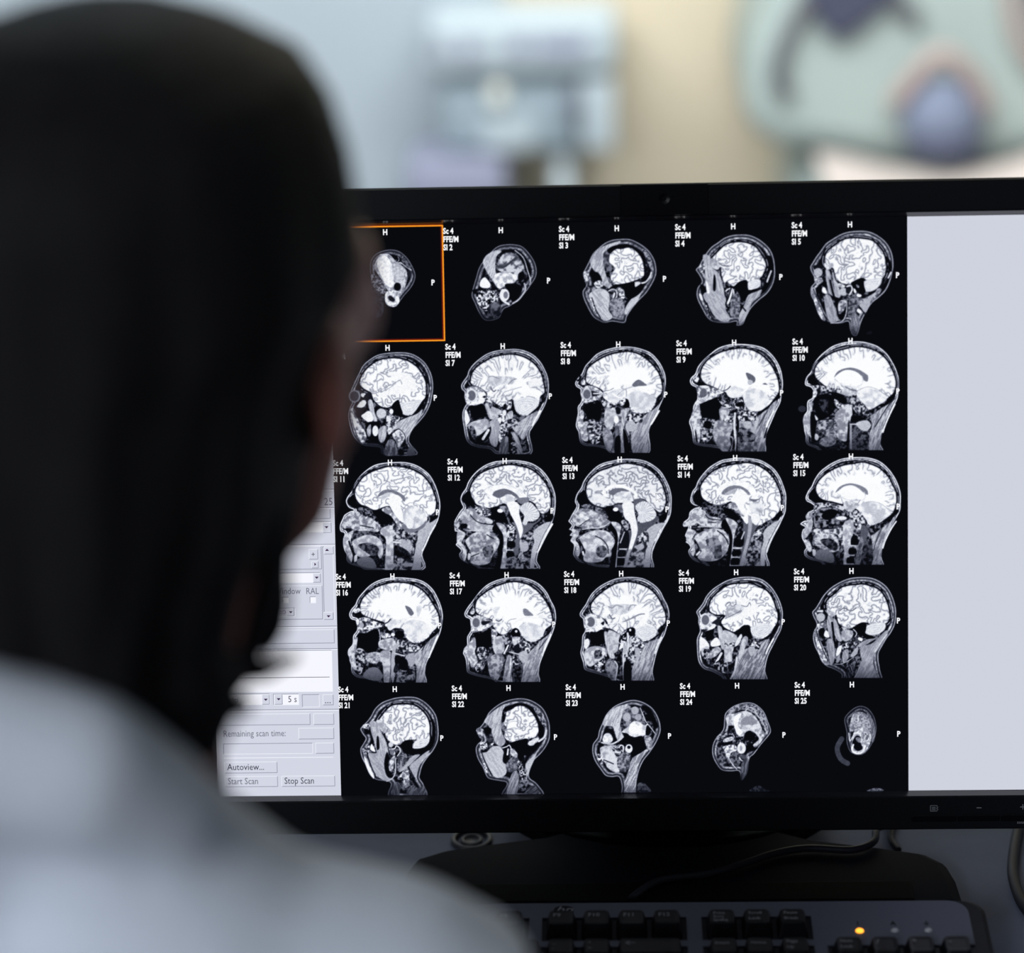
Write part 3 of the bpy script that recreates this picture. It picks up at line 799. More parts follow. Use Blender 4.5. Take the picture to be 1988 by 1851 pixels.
SCANS[18]=(1090,1095,1.2966,'''
H 78 4.4 27 74 31 67 36 60 40 52 46 43 56 34 68 27 82 21.5 96 19.5 110 19.5 124 22 138 30 148 40 154 52 160 64 162 78 159 92 155 106 148 120 143 134 139 150 137 162 136 180 92 180 74 172 56 166 42 162 34 158 32 148 29 138 28 132 30 122 31 108 35 100 33 92 32 83 28 79
R 46 72 -66 112 134 126 120 146 112 140 128 136 146 132 180 104 180 108 150
B 24 92 98 44 66 47 57 56 47 68 38 80 31 92 28 106 28 120 32 132 38 142 48 149 60 155 74 155 88 146 96 142 106 134 113 122 116 112 110 110 100 106 96 96 98 90 106 82 104 72 96 68 86 60 80 48 74
T 78 92 6 110 98 122 92 138 94 142 102 132 112 120 114 112 108
C 0 110 100 124 94 140 96 142 104 132 112 120 114
L 55 2.2 92 87 104 82 116 76 124 75
L 97 1.6 70 90 84 88 96 88
L 42 1.8 72 76 76 82 80 81
T 70 88 4 70 64 84 60 110 62 104 70 92 76 76 74
L 52 1.4 70 64 76 66 82 62 90 64
L 50 1.4 100 70 104 62 112 62
T 50 98 3 36 78 46 74 56 78 64 84 66 92 60 100 48 104 38 103 34 92
F 97 52 82 62 84 64 92 60 98 50 99 54 90
F 6 59 89 64 86 63 92
E 84 44 87 8.2 9.6
E 37 44 87 6 7.4
E 95 38 87 2 2.8
F 95 65 92 68 90 72 97 68 97
L 6 1.2 62 96 74 98 88 106
F 0 43 102 52 102 62 98 65 108 65 118 58 121 46 121 43 112
F 0 35 96 36 97 35 98
F 94 34 116 40 112 42 120 36 128
F 6 36 104 42 102 42 112
T 60 82 4 34 132 44 124 60 124 68 130 66 138 54 148 42 154 36 146
T 5 40 3 50 130 60 130 60 140 50 142
R 60 80 85 64 102 70 104 74 122 80 140 72 140 66 120
T 62 78 4 70 100 80 102 90 108 86 120 84 130 76 134 70 118
F 98 86 128 90 118 96 116 95 122 88 128
T 0 90 2.6 86 112 92 102 98 102 96 114 88 120
F 0 98 98 104 95 110 97 110 105 104 108 100 103
E 96 103 99 1.6 2
L 85 3 99 104 100 112 97 126
R 60 82 80 92 124 98 116 106 108 104 124 98 140 96 180 92 170
T 5 92 2.6 106 108 118 112 124 122 120 128 108 124
T 10 88 3 102 124 114 118 120 130 114 142 102 136
F 66 110 128 116 126 118 138 112 142
T 5 80 3 94 136 106 138 112 146 98 150
T 0 90 2.6 48 152 62 142 66 134 68 142 64 160 56 162
E 90 63 134 3 2.4
T 30 58 4 66 148 80 146 84 160 78 176 68 164
L 78 1.8 80 146 84 154 80 178
F 3 94 148 104 148 104 180 94 180
F 3 152 96 156 94 152 102 142 110 130 116 144 106
L 95 2 150 110 143 124 140 134
Y 146 182 .5
Z 175
''')
SCANS[6]=(660,650,1.2966,'''
H 60 5 16 84 22 70 28 58 34 46 44 37 56 30 70 27 86 26 100 26.5 112 30 124 38 132 48 138 62 140 78 138 94 135 106 128 120 118 132 108 144 104 160 116 180 66 180 60 170 46 168 34 166 24 158 18 148 14 134 12 120 15 108 18 100 15 92
B 0 96 98 30 70 34 60 44 48 58 39 72 36 88 36 102 40 114 48 122 58 128 72 129 86 126 98 120 108 114 116 104 121 94 118 90 108 86 100 80 104 72 110 62 108 52 100 48 90 46 86 38 82 31 76
F 97 72 56 100 58 112 70 110 84 92 88 66 92 58 98 60 88 80 80 84 70
L 60 1.2 56 70 56 80 60 84 76 74
L 55 1.2 78 70 84 71 90 68 93 74
L 55 1.2 60 86 70 82 80 76
C 0 90 104 108 99 122 98 119 108 112 116 102 120 94 116
E 55 22 92 9 9.5
E 24 22 92 6.5 7.5
F 92 32 88 38 88 42 92 36 94 32 92
F 92 26 106 34 98 40 100 36 108 28 109
F 8 22 110 32 110 38 108 34 118 30 125 24 120
F 10 36 92 44 86 48 96 44 108 38 98
R 62 78 80 42 100 48 98 52 116 56 128 52 132 46 118
L 4 1.6 50 98 58 106 68 110 78 108
F 0 78 106 84 99 88 98 91 108 94 120 84 126 78 120
E 76 62 118 7.5 7.5
F 96 36 118 44 114 50 124 46 132 38 128 32 122
T 30 90 4 16 112 22 112 28 128 40 138 40 154 34 164 26 150 20 134
L 5 1.2 20 112 30 130 40 148
F 92 18 118 24 128 26 136 20 130
F 2 40 132 54 130 60 134 62 160 52 162 42 156 38 144
E 90 53 144 4.5 8
T 50 75 4 40 142 46 134 46 150 42 152
R 58 74 -75 58 142 66 136 70 140 68 156 62 162 58 156
E 94 77 115 3 4
T 10 90 3 70 120 80 120 90 124 84 134 74 150 70 140
R 60 78 -55 76 144 88 130 96 126 110 120 124 112 116 130 106 146 98 156 92 146 84 142
T 40 92 2.4 78 150 88 142 98 152 92 164 88 172 84 160
L 5 1 78 148 88 141 98 153 92 168
R 30 60 -85 72 158 82 160 86 180 66 180
F 3 88 172 94 172 96 180 88 180
F 40 104 168 110 168 112 180 100 180
F 3 124 98 127 98 124 108 116 118 100 123 92 120 108 120
Y 148 184 .5
Z 182
''')
SCANS[19]=(1315,1095,1.2966,'''
H 72 5 28 72 33 65 38 58 43 48 52 38 62 31 74 24.5 88 20.5 102 19 114 19.5 128 23.5 140 33 148 44 154 56 158 70 158 84 156 98 150 110 144 122 138 134 134 146 132 160 132 180 78 180 66 170 52 162 40 158 33 150 30 140 29 126 29 112 33 102 33 96 31 88 31 80
R 40 70 -62 96 132 110 124 138 112 132 130 130 150 128 180 90 180 92 150
B 0 94 100 48 66 50 56 58 46 70 36 82 31 96 30 110 30 122 35 134 41 142 52 147 66 150 76 149 88 144 96 138 106 130 112 118 112 110 106 108 96 100 92 92 98 84 102 76 100 68 92 66 86 72 78 66 76 58 76 50 72
F 97 88 52 104 52 120 62 118 74 104 80 88 86 70 88 74 80 92 70
T 62 86 4 74 64 90 60 100 66 92 76 80 80 74 78
L 50 1.2 72 62 78 58 82 64 88 60
L 45 1.2 96 62 104 64 108 58 110 62
L 45 1.2 72 82 84 76 96 70
C 0 110 96 124 90 140 90 142 98 132 108 118 110
T 50 98 3 34 78 44 73 54 76 60 82 56 96 44 98 36 98 32 88
E 84 42 84 7.6 9.6
E 38 42 84 5.6 7.4
F 96 50 78 58 80 58 84 50 86
F 12 52 88 60 82 64 84 62 92 54 90
F 95 46 98 54 90 57 92 52 98 44 100
F 10 36 99 40 98 41 102 37 102
F 2 42 102 54 98 54 106 50 114 44 115 42 108
F 95 34 110 40 112 46 118 48 124 44 128 34 130
F 96 50 118 58 110 64 116 64 122 52 124
R 62 80 82 60 94 66 94 70 110 71 128 67 128 62 110
L 4 1.6 64 92 74 98 90 106
F 2 90 102 98 93 108 92 110 102 112 112 100 112 96 106
T 66 80 4 68 100 80 102 90 110 84 120 72 118
F 90 86 120 94 106 97 108 92 120 86 124
T 20 95 2.4 70 120 86 118 84 126 74 124
T 60 80 5 70 124 84 124 82 136 82 146 72 146 70 134
R 55 78 78 96 116 102 108 106 114 98 134 92 150 90 180 82 180 88 150
T 5 95 2.4 108 114 124 120 120 130 108 124
F 66 106 126 114 124 118 132 110 138
T 5 75 3 36 128 46 124 50 134 46 142 38 140
T 50 78 3 48 134 58 124 66 128 58 138 48 142
F 3 56 146 66 130 70 130 68 142 56 154
L 88 3.6 66 134 58 148
T 0 70 3 54 150 70 142 76 150 72 164 60 158
L 76 3 89 140 86 160 80 172
F 3 150 92 154 90 148 100 138 110 124 115 140 104
L 94 2.4 144 112 136 126 133 134
Y 146 182 .5
Z 173
''')
SCANS=globals().get("SCANS",{})
SCANS[5]=(1530,420,1.2966,'''
H 62 7 33 75 37 68 42 60 48 52 56 41 66 34 78 27 90 23 104 21.5 118 22 130 26 142 34 150 43 156 56 158 72 156 86 152 100 146 112 136 122 126 130 118 142 110 158 104 178 96 178 92 168 90 158 78 161 64 160 54 154 46 144 40 130 34 118 34 106 40 98 38 90 34 82
F 2 56 46 50 60 46 72 54 76 58 60
F 2 120 112 134 112 144 100 150 84 148 60 156 76 150 100 140 114 126 122
B 0 96 96 56 60 60 52 70 44 78 38 88 34 100 33 112 34 126 37 136 46 143 57 146 70 146 82 142 92 130 97 120 98 112 92 100 96 94 101 84 101 76 97 70 88 68 78 58 74 55 68
T 65 90 5 54 70 62 72 66 76 60 80 56 77
L 50 1.6 74 64 76 70 82 73 90 72
C 0 113 98 126 94 140 92 138 102 130 110 120 113 113 110
F 0 94 100 102 96 112 93 114 104 116 114 108 116 100 110
T 45 70 2 102 102 106 104 106 107 103 106
F 5 38 74 50 72 52 78 40 80
E 68 45 84 6.5 6.5
T 40 92 3 40 90 50 92 52 98 44 102 40 98
F 3 44 106 50 104 52 116 48 118 44 112
F 96 52 106 56 108 58 116 51 113
T 45 92 3 35 110 40 108 44 124 52 144 56 156 50 154 42 138
L 5 1.2 38 108 46 130 58 156
R 52 70 80 56 80 62 82 66 98 72 116 76 122 70 120 62 116 58 100
L 2 3 63 96 66 110 70 124
R 58 72 75 66 84 72 90 76 106 79 116 76 122 70 110
L 5 1.4 69 84 72 96 80 102 92 104
T 50 90 3 76 100 86 104 82 107 76 105
E 70 83 113 6 6
F 10 87 106 92 106 92 114 87 115
L 84 2 88 105 94 104 96 110 92 117
F 97 98 108 101 110 102 114 99 114
F 97 104 116 110 118 108 121 103 120
R 50 66 78 54 122 62 118 70 136 76 152 70 159 60 155
F 2 70 122 84 126 90 134 88 150 80 156 74 150 72 138
T 35 80 3 76 128 88 126 84 140 76 146
L 68 1.6 88 128 87 146 80 158 64 160
T 18 52 3.2 94 120 104 120 106 134 98 150 90 152 90 136
T 30 72 5 106 126 116 122 130 114 134 108 140 110 130 124 120 134 116 146 108 138
F 66 112 128 124 122 122 132 116 144 110 136
L 4 1.6 106 134 116 148
F 94 105 138 110 142 108 146 103 142
R 38 60 80 96 146 104 148 108 158 102 176 94 172
F 14 118 174 124 172 126 176 118 177
L 80 2.4 154 84 150 92
Y 152 182 .4
''')
SCANS[20]=(1535,1095,1.2966,'''
H 64 6.5 32 72 37 66 42 58 48 48 58 37 68 30 80 24 92 20.5 106 19.5 120 20.5 132 25 143 33 150 43 155 55 158 68 158 80 156 92 150 104 144 112 137 124 132 134 132 146 134 158 134 180 78 180 76 166 64 158 54 154 46 146 42 136 36 124 33 112 34 102 38 94 38 88 34 80
F 2 54 44 48 56 44 66 54 72 58 60
B 0 96 94 54 58 58 52 68 44 76 36 86 33 98 32 108 31 120 34 130 38 138 46 144 58 147 70 148 80 144 88 134 90 124 92 114 88 106 88 98 92 92 97 82 95 74 91 69 84 68 76 60 74 54 67
T 60 85 5 54 68 64 72 68 76 60 80 56 76
L 42 1.6 74 70 80 66 86 69 92 70 98 66
C 0 112 94 124 89 140 88 142 96 134 104 122 107 112 104
F 0 92 96 100 92 106 88 113 90 113 98 112 104 122 108 126 110 118 114 108 108 98 104
F 85 41 70 48 69 48 72 40 72
E 68 45 80 6.5 6.5
T 40 92 3 40 90 50 88 52 94 44 98 40 95
F 2 43 98 50 96 52 108 48 112 43 106
F 97 52 100 56 102 58 110 50 108
T 45 94 3 35 102 40 98 44 114 54 136 58 150 50 150 42 134
L 5 1.2 38 98 44 118 56 146
R 52 70 80 56 78 62 80 64 96 62 112 58 106 54 90
L 2 3 62 88 64 104 66 120
R 58 74 75 64 82 70 88 74 104 78 114 72 116 66 106
L 5 1.4 69 80 72 92 80 98 94 97
T 40 85 3 76 94 88 98 82 101
T 55 75 4 78 100 92 100 93 108 88 114 80 116 76 108
L 80 1.4 94 98 99 104 96 110
T 5 30 3 94 110 104 110 100 120 92 120
F 98 102 110 108 112 106 116 101 113
R 50 66 84 54 116 62 112 66 126 65 146 60 150 56 134
F 92 70 126 77 122 74 134 68 138
T 5 90 2.4 78 122 86 118 86 128 78 130
F 55 70 138 74 136 73 146 68 148
R 50 64 70 78 132 86 128 86 142 78 148
F 66 90 136 100 124 100 134 92 140
R 50 68 -45 98 124 112 114 126 112 118 118 106 124
R 52 66 -60 106 124 120 120 130 112 142 100 146 104 134 124 126 136 124 150 130 180 94 180 100 160 106 146 104 134
T 0 70 2.4 92 112 100 120 96 124 90 128
L 82 1.8 126 132 136 116 144 106
L 70 1 66 150 76 150 88 144 94 140
R 10 45 70 90 150 98 146 92 166 82 178 80 172
Y 140 180 .42
Z 171
''')
SCANS[4]=(1300,420,1.2966,'''
H 58 7.5 39 80 44 74 48 66 54 56 62 46 72 39 82 32 94 28 108 27 120 28 132 33 143 41 151 50 156 62 158 76 158 90 154 104 146 116 134 126 124 136 116 148 110 162 100 164 100 158 88 160 76 160 64 158 56 152 48 138 42 126 40 116 42 106 48 98 44 88
F 2 78 44 68 56 66 60 74 52
F 2 124 114 136 112 144 100 150 84 142 62 152 60 156 78 152 98 142 114 130 120
B 0 90 97 62 66 66 60 76 50 84 43 94 40 106 39 118 41 128 46 136 56 142 66 144 76 140 86 136 92 124 96 116 98 104 100 98 105 92 103 86 98 82 99 78 88 76 76 66 74
T 55 80 6 60 64 68 64 76 72 72 80 64 76
L 45 2 74 70 80 74 88 74
C 0 118 98 134 94 136 104 126 110 117 110
F 0 84 102 94 106 104 98 116 96 118 110 130 108 132 112 118 118 112 128 106 122 102 112 94 108 86 108
R 58 74 80 50 58 60 60 64 76 74 86 80 104 82 122 76 126 66 116 60 114 54 94 52 74
R 58 70 52 50 118 60 112 74 110 84 122 84 140 90 150 88 158 76 157 66 148 58 134
F 2 66 88 69 92 69 110 65 110
F 96 54 98 57 100 60 114 56 114
T 30 90 2.6 44 74 52 72 52 80 46 84
F 3 46 102 52 104 54 112 48 116 46 110
F 92 44 116 48 118 50 126 46 124
T 20 98 2.4 52 132 58 136 62 150 60 154 54 142
L 5 1.6 56 130 60 146 66 156
L 85 1.6 84 112 90 108 95 110 96 118 92 128
F 92 90 110 94 112 92 122 88 132 86 128
L 2 2 92 108 88 122 84 132 88 138
T 24 56 2.8 96 116 104 122 106 134 102 150 92 150 90 138
R 56 70 -60 112 132 118 118 132 112 138 110 134 120 124 128 118 144 110 158 104 162 104 148 108 140
L 4 2 106 132 114 142
L 80 2.4 152 82 148 92 146 98
L 60 .9 58 118 76 152
Y 152 168 .5
''')
SCANS[21]=(655,1315,1.2966,'''
H 60 7.5 34 78 38 72 44 66 50 58 56 47 66 38 78 33 90 30 104 29 118 30 130 36 140 45 148 57 151 70 152 86 150 98 144 110 136 120 128 132 124 146 124 152 130 162 132 180 78 180 80 160 70 156 58 154 48 146 42 132 36 120 34 108 38 100 42 92 38 86
F 2 70 46 60 58 64 62 74 50
F 2 112 108 130 106 138 96 138 60 146 70 146 96 136 112 116 120
B 0 90 96 62 66 70 54 80 44 92 41 104 41 116 43 126 50 134 60 138 72 138 84 138 94 130 98 118 94 108 94 100 96 94 101 86 101 78 96 72 88 72 78 66 70
T 60 82 6 58 66 66 64 72 72 72 84 64 78
L 40 1 70 52 82 53
L 50 1.8 72 84 76 78
C 0 116 96 130 92 138 94 134 102 124 107 113 107
F 0 94 102 102 95 113 95 112 106 124 107 134 104 124 112 114 117 104 114 97 108
R 60 74 80 50 66 60 68 64 80 72 94 76 110 76 122 68 124 60 116 56 100 50 80
R 56 68 50 44 114 56 114 64 114 74 126 74 140 80 152 72 155 62 150 54 140 48 124
F 2 59 90 62 90 63 106 59 108
F 97 51 100 54 104 57 112 49 108
F 90 43 106 48 102 48 106 44 108
T 10 70 2 38 106 48 106 46 116 38 112
F 96 40 118 46 128 50 138 55 148 54 152 48 144 42 130
L 5 1.4 44 112 50 132 58 150
T 20 90 2.6 38 72 48 70 48 78 40 80
F 4 40 78 46 78 48 84 42 86
E 80 80 101 3.6 4
L 86 1.6 78 108 86 107 88 103 93 106 94 112 90 118
T 40 78 3 78 108 86 110 86 116 80 116
F 2 74 112 78 122 76 134 82 150 74 148 70 130
T 40 88 3 78 126 86 118 84 136 78 140
L 78 1.6 87 122 87 142 82 152 74 156
T 20 56 2.6 94 114 104 116 104 130 96 140 90 138 90 126
R 56 68 -42 92 142 102 130 112 118 124 116 114 126 102 138
F 64 108 134 118 124 130 114 138 110 130 124 122 134 118 148 114 150
L 4 1.4 106 134 116 152
T 40 95 2.4 96 144 104 136 108 146 106 164 100 164 98 150 90 152
R 25 45 80 82 176 86 158 94 160 92 180
R 25 45 -60 104 176 110 162 120 166 130 164 132 180
L 72 2 126 126 138 114
Y 150 180 .6
Z 177
''')
SCANS[3]=(1070,420,1.2966,'''
H 54 8 48 84 52 76 56 68 62 56 70 48 80 40 92 35 106 33.5 118 34 130 39 142 47 150 56 156 68 158 82 156 92 150 104 142 116 132 126 122 138 114 150 110 160 92 158 80 160 70 156 62 150 54 136 48 122 47 112 52 104 52 96 48 90
F 74 114 132 122 122 134 114 130 126 118 140 112 148 110 142
R 56 76 -68 58 66 66 54 76 46 92 40 104 37 98 44 84 54 78 66 80 80 86 98 92 104 86 108 76 100 70 88 62 78
T 15 45 5 78 56 88 50 92 64 92 78 86 84 80 72
F 3 84 50 94 44 108 42 120 44 132 52 140 62 142 80 142 92 138 98 134 92 130 60 118 50 100 48 88 56
T 15 60 2.4 136 46 146 56 152 70 150 80 142 64
B 0 40 98 87 68 88 58 96 50 106 49 116 47 124 50 132 58 137 68 139 80 138 90 128 95 118 99 108 101 98 102 92 98 89 92 92 84 96 78 90 72
L 70 .8 104 54 105 62 110 66 110 72
C 0 124 100 132 98 134 102 128 108
F 0 86 110 94 103 108 101 124 98 126 106 136 100 138 108 130 118 118 124 112 120 108 108 100 106
L 84 2.2 136 100 142 98 148 90 150 84
T 30 88 3 48 84 56 84 56 96 52 102
F 3 60 84 70 84 76 94 76 104 68 100 62 94
T 40 98 2.6 64 100 74 96 78 104 70 108
T 10 60 3 52 106 62 104 68 112 56 116
R 62 78 55 56 118 70 108 84 112 88 124 86 140 92 150 86 156 78 156 70 146 62 130
T 30 98 2.4 58 124 64 128 68 142 64 144
L 5 1.4 61 122 67 140 74 152
L 85 1.4 86 112 92 109 98 112 98 120 94 126
L 3 1.4 95 112 97 118 92 126
F 90 94 114 96 116 94 122 92 122
T 20 98 2 100 108 108 110 110 122 104 124 102 118
T 30 62 2.8 88 126 104 122 110 134 108 150 96 152 90 144
Y 148 170 .7
''')
SCANS[22]=(875,1315,1.2966,'''
H 56 8 38 78 44 74 50 66 56 54 64 46 74 39 86 34 100 31.5 112 32 124 36 136 44 143 54 148 68 149 82 148 94 142 106 134 116 124 126 120 136 118 150 130 160 138 180 78 180 84 160 74 156 62 154 54 150 48 136 40 122 37 108 40 100 46 94 42 86
R 58 76 -72 50 66 60 54 74 44 84 40 78 50 76 66 76 80 80 90 82 98 74 104 66 96 62 84 56 72
F 72 112 130 124 118 130 110 126 122 118 140 112 156 108 150 114 142
F 3 78 50 86 46 98 42 110 42 122 48 130 58 136 72 138 84 134 92 128 80 120 54 100 46 86 52
T 15 70 2 124 46 134 52 142 66 142 76 134 66 128 54
T 20 50 4 76 70 84 66 84 80 78 80
B 0 40 98 82 62 84 52 92 48 98 44 106 43 114 46 122 54 128 64 131 74 131 84 126 90 118 92 106 94 98 97 92 98 84 94 80 88 82 80 84 76 80 70
L 55 .9 94 52 98 60 103 66 108 70
L 60 .8 85 68 96 66 104 69 110 72
L 60 .9 86 78 94 76 104 78 112 76 118 72
C 0 118 96 130 90 132 94 124 102 115 102
F 0 80 104 90 98 104 94 114 92 115 100 122 104 128 98 130 104 124 110 112 116 106 122 100 120 96 108 88 106
L 84 3 132 96 140 90 143 80
T 30 80 3 38 80 46 76 48 88 46 94
F 3 48 76 60 76 60 84 54 84
T 8 30 3 54 88 64 90 62 98 56 98
F 96 60 100 65 98 62 102
T 5 95 2 44 98 54 98 54 108 46 108
R 66 76 55 44 114 54 112 62 104 74 104 80 114 80 124 84 136 82 146 72 151 64 148 56 134 50 122
T 40 98 2 45 116 50 126 56 140 54 144 48 130
L 5 1.4 46 112 52 128 62 148
L 85 1.6 78 106 84 104 88 102 91 108
F 3 80 112 86 106 88 122 84 130 78 126
L 92 2.4 86 108 85 116
T 24 54 2.6 84 128 98 116 101 130 92 142 84 140
T 60 88 3 90 106 100 114 98 120 90 116
R 42 62 -70 84 176 88 156 92 144 98 140 102 152 98 178
T 0 85 2 100 124 106 130 114 148 108 158 102 140
T 0 50 3 104 154 116 158 110 170 102 168
R 18 42 -40 110 178 118 164 128 164 132 180
Y 154 182 .6
Z 177
''')
SCANS[2]=(680,420,1.0060,'''
H 50 10 236 140 242 120 248 100 258 84 270 70 284 58 300 54 316 54 332 58 346 72 356 88 360 104 358 118 348 134 336 150 322 164 308 174 296 180 288 196 272 202 258 200 248 186 240 168 234 154
F 3 322 66 334 74 344 90 348 108 344 116 336 96 326 80
R 62 80 -68 256 90 262 76 280 66 292 68 282 78 280 100 284 120 290 132 284 136 272 120 264 108
T 28 78 7 284 92 294 74 310 70 326 80 336 100 334 116 320 122 308 110 296 108 286 104
L 22 4 284 96 296 98 310 88 320 80
T 65 100 6 276 120 284 110 300 108 316 112 324 118 316 128 300 134 288 140 280 132
L 80 1.6 318 66 334 80 342 104 348 124 346 132
F 3 324 112 334 106 336 118 326 128
F 0 298 132 314 130 326 132 332 142 322 160 312 164 306 150
F 97 252 124 260 118 270 130 268 138 256 138 250 134
F 4 236 142 250 140 270 144 262 150 240 150
T 0 95 3 244 146 262 144 282 146 284 168 272 180 256 182 246 168
T 10 40 6 270 170 288 168 292 188 276 198 264 192
E 92 298 152 9 12
E 45 300 152 4.5 7
L 90 4 294 142 290 152 294 162 306 170
L 72 3 336 130 338 142 326 160 314 168
L 4 1.6 258 110 272 130 286 140
Y 170 205 .45
''')
SCANS[23]=(1090,1315,1.2966,'''
H 60 7 46 104 48 98 54 90 56 80 62 66 68 54 78 44 90 38 104 34 116 35 128 40 138 48 146 62 149 78 146 90 140 102 132 114 124 124 118 136 114 150 112 164 110 180 90 180 90 164 86 150 76 150 66 148 58 138 50 126 46 114
R 60 80 -68 62 72 66 58 76 48 90 42 104 44 94 54 88 68 90 82 94 92 86 98 80 84 76 74
F 3 120 42 132 46 140 60 145 74 140 76 134 64 126 52
T 20 55 4 92 52 102 46 116 46 122 54 126 66 122 76 110 72 98 76 92 68
E 66 98 60 6 6.5
E 66 110 50 5.5 6
E 62 115 60 5 5
T 70 100 5 90 82 100 74 108 66 118 68 124 72 130 70 132 80 128 86 114 90 104 88 98 84
F 99 102 74 110 70 118 76 118 84 108 86 101 82
F 3 128 72 134 76 132 86 126 86
F 0 84 100 96 88 100 86 106 91 120 88 124 96 126 106 118 114 106 120 103 112 98 100
T 40 75 3 124 88 134 90 136 104 130 110 126 100
L 84 1.2 118 46 122 56 126 66 134 76 140 84
F 4 66 78 74 78 82 92 80 100 70 98 60 98 62 88
T 75 100 3 64 86 72 84 77 92 74 98 62 97
L 78 2.4 60 98 76 100 90 92
F 3 55 98 62 100 66 108 58 104
T 60 84 5 58 106 70 102 84 104 88 118 92 132 86 142 74 140 66 130 60 118
E 78 76 132 9 6
L 5 1.4 64 124 78 130
T 0 92 2 54 114 62 118 62 132 56 126
L 92 1.6 86 106 89 102 93 104 92 112
F 4 87 106 91 106 90 110
E 92 101 107 5.5 6.5
E 5 101 105 2.5 2.5
T 5 85 2.4 76 106 88 106 92 118 84 120 78 112
T 22 60 2.6 84 122 94 112 103 118 101 134 90 142 84 134
R 50 80 -62 94 160 100 140 106 122 118 114 128 108 120 122 114 138 112 158 110 176 100 176 96 170
T 10 35 3 114 160 122 158 130 164 134 172 114 172
L 30 1.4 116 168 124 162 132 168
Y 150 180 .5
Z 173
''')
SCANS[24]=(1315,1315,1.1317,'''
H 62 8 60 118 66 104 78 90 80 74 82 62 92 52 104 46 120 43 134 46 148 58 156 76 161 92 156 102 144 116 132 132 124 140 120 162 110 176 106 162 92 162 76 160 66 148 60 134
T 20 65 2.4 86 62 98 50 118 46 136 50 150 66 156 86 154 98 146 84 136 66 118 56 100 60 90 72
T 55 85 4 84 66 100 62 118 58 132 66 142 80 146 96 140 104 130 94 112 102 102 98 98 84 86 82
F 99 96 74 100 66 110 62 106 72 104 84 112 94 106 100 100 92
E 52 122 76 13 8
T 70 92 4 112 84 126 82 132 90 120 94 112 90
F 3 116 96 126 92 134 104 126 108 116 108
F 3 120 116 132 114 138 122 126 128 118 124
T 45 85 4 136 90 148 92 148 104 136 120 130 116 140 106
L 80 1.2 112 62 124 52 130 54 138 66 148 80 154 98
L 86 1 118 62 118 50
T 10 70 3.4 66 106 80 94 96 96 100 108 98 122 84 118
F 3 76 110 92 98 94 114 78 118
T 60 92 2.4 80 106 94 102 96 108 80 112
L 3 1.4 92 88 100 104 100 118
T 40 98 3 78 120 98 116 102 126 92 130 90 144 82 136
T 8 45 3 68 120 80 124 86 148 78 152 68 140
T 12 45 3 92 132 106 128 108 148 98 156 88 148
E 92 110 122 7.5 9.5
E 60 109 122 2.6 5
L 96 2 108 112 106 122 108 130
L 78 1.8 106 138 112 144 120 142 122 136
E 28 114 137 5 4
L 90 1.2 84 130 92 146 102 158
R 20 40 -80 112 144 122 140 120 164 110 178 108 164
T 18 50 3 124 196 132 188 142 186 150 192 158 196
Y 156 184 .35
''')
SCANS[1]=(680,420,1.0060,'''
H 44 9 38 100 40 84 50 72 64 66 80 64 96 68 110 80 120 96 126 112 124 126 116 140 104 154 92 170 84 176 74 172 68 164 56 160 42 140 40 120
T 6 22 3 26 140 40 126 54 136 62 156 66 176 60 194 46 196 34 184 26 164
T 48 82 5 46 96 56 78 72 74 88 90 98 94 108 104 110 120 106 136 100 148 88 152 78 146 70 140 62 124 52 110
T 80 100 4 52 90 66 76 78 88 82 108 84 130 76 138 64 124 56 106
T 85 100 3 64 106 76 104 82 126 76 136 66 128
T 62 78 3 82 100 94 92 104 104 102 124 90 128 82 116
L 84 1.5 58 74 74 74 84 84 90 90 98 90 108 98 118 104
L 70 1 88 92 94 84 92 78
T 10 40 2.6 98 74 112 88 120 100 112 100 100 88
E 4 91 136 7 8
T 15 60 2.4 40 112 56 118 66 136 68 150 54 146 44 134
T 62 98 3 68 148 80 144 92 152 95 164 88 174 76 174 68 166
F 10 73 156 78 153 86 160 84 165 76 163
L 98 3 70 150 70 162 78 170 88 168
T 50 90 3 74 138 90 146 98 146 94 156 80 148
F 12 112 104 118 108 116 118 111 114
''')
SCANS[25]=(1315,1315,1.1317,'''
H 34 8 290 96 288 86 286 72 292 62 304 52 316 49 328 54 338 68 342 88 338 106 330 122 320 132 308 134 296 128 290 112
L 24 9 282 106 274 122 280 140 292 148
T 40 70 2.4 296 94 298 70 308 60 322 62 332 76 336 92 328 92 312 88
R 30 50 -70 324 60 336 74 340 96 336 112 330 104 332 84
L 78 1.4 302 64 299 76
L 92 1.8 310 66 310 76
L 60 1 294 68 302 66 318 64
T 55 92 3 302 96 310 87 324 88 332 98 330 116 320 130 306 132 298 124
F 4 305 102 310 100 315 104 314 112 318 122 310 127 303 122 300 112
T 40 70 2 306 104 314 104 314 112 308 110
T 30 80 2.4 318 96 328 98 326 108 318 106
L 96 2.6 302 116 300 126 308 131 318 128 322 118
L 88 1.6 294 96 296 110 302 100 312 92
T 20 45 2 325 196 335 191 348 191 353 195
''')
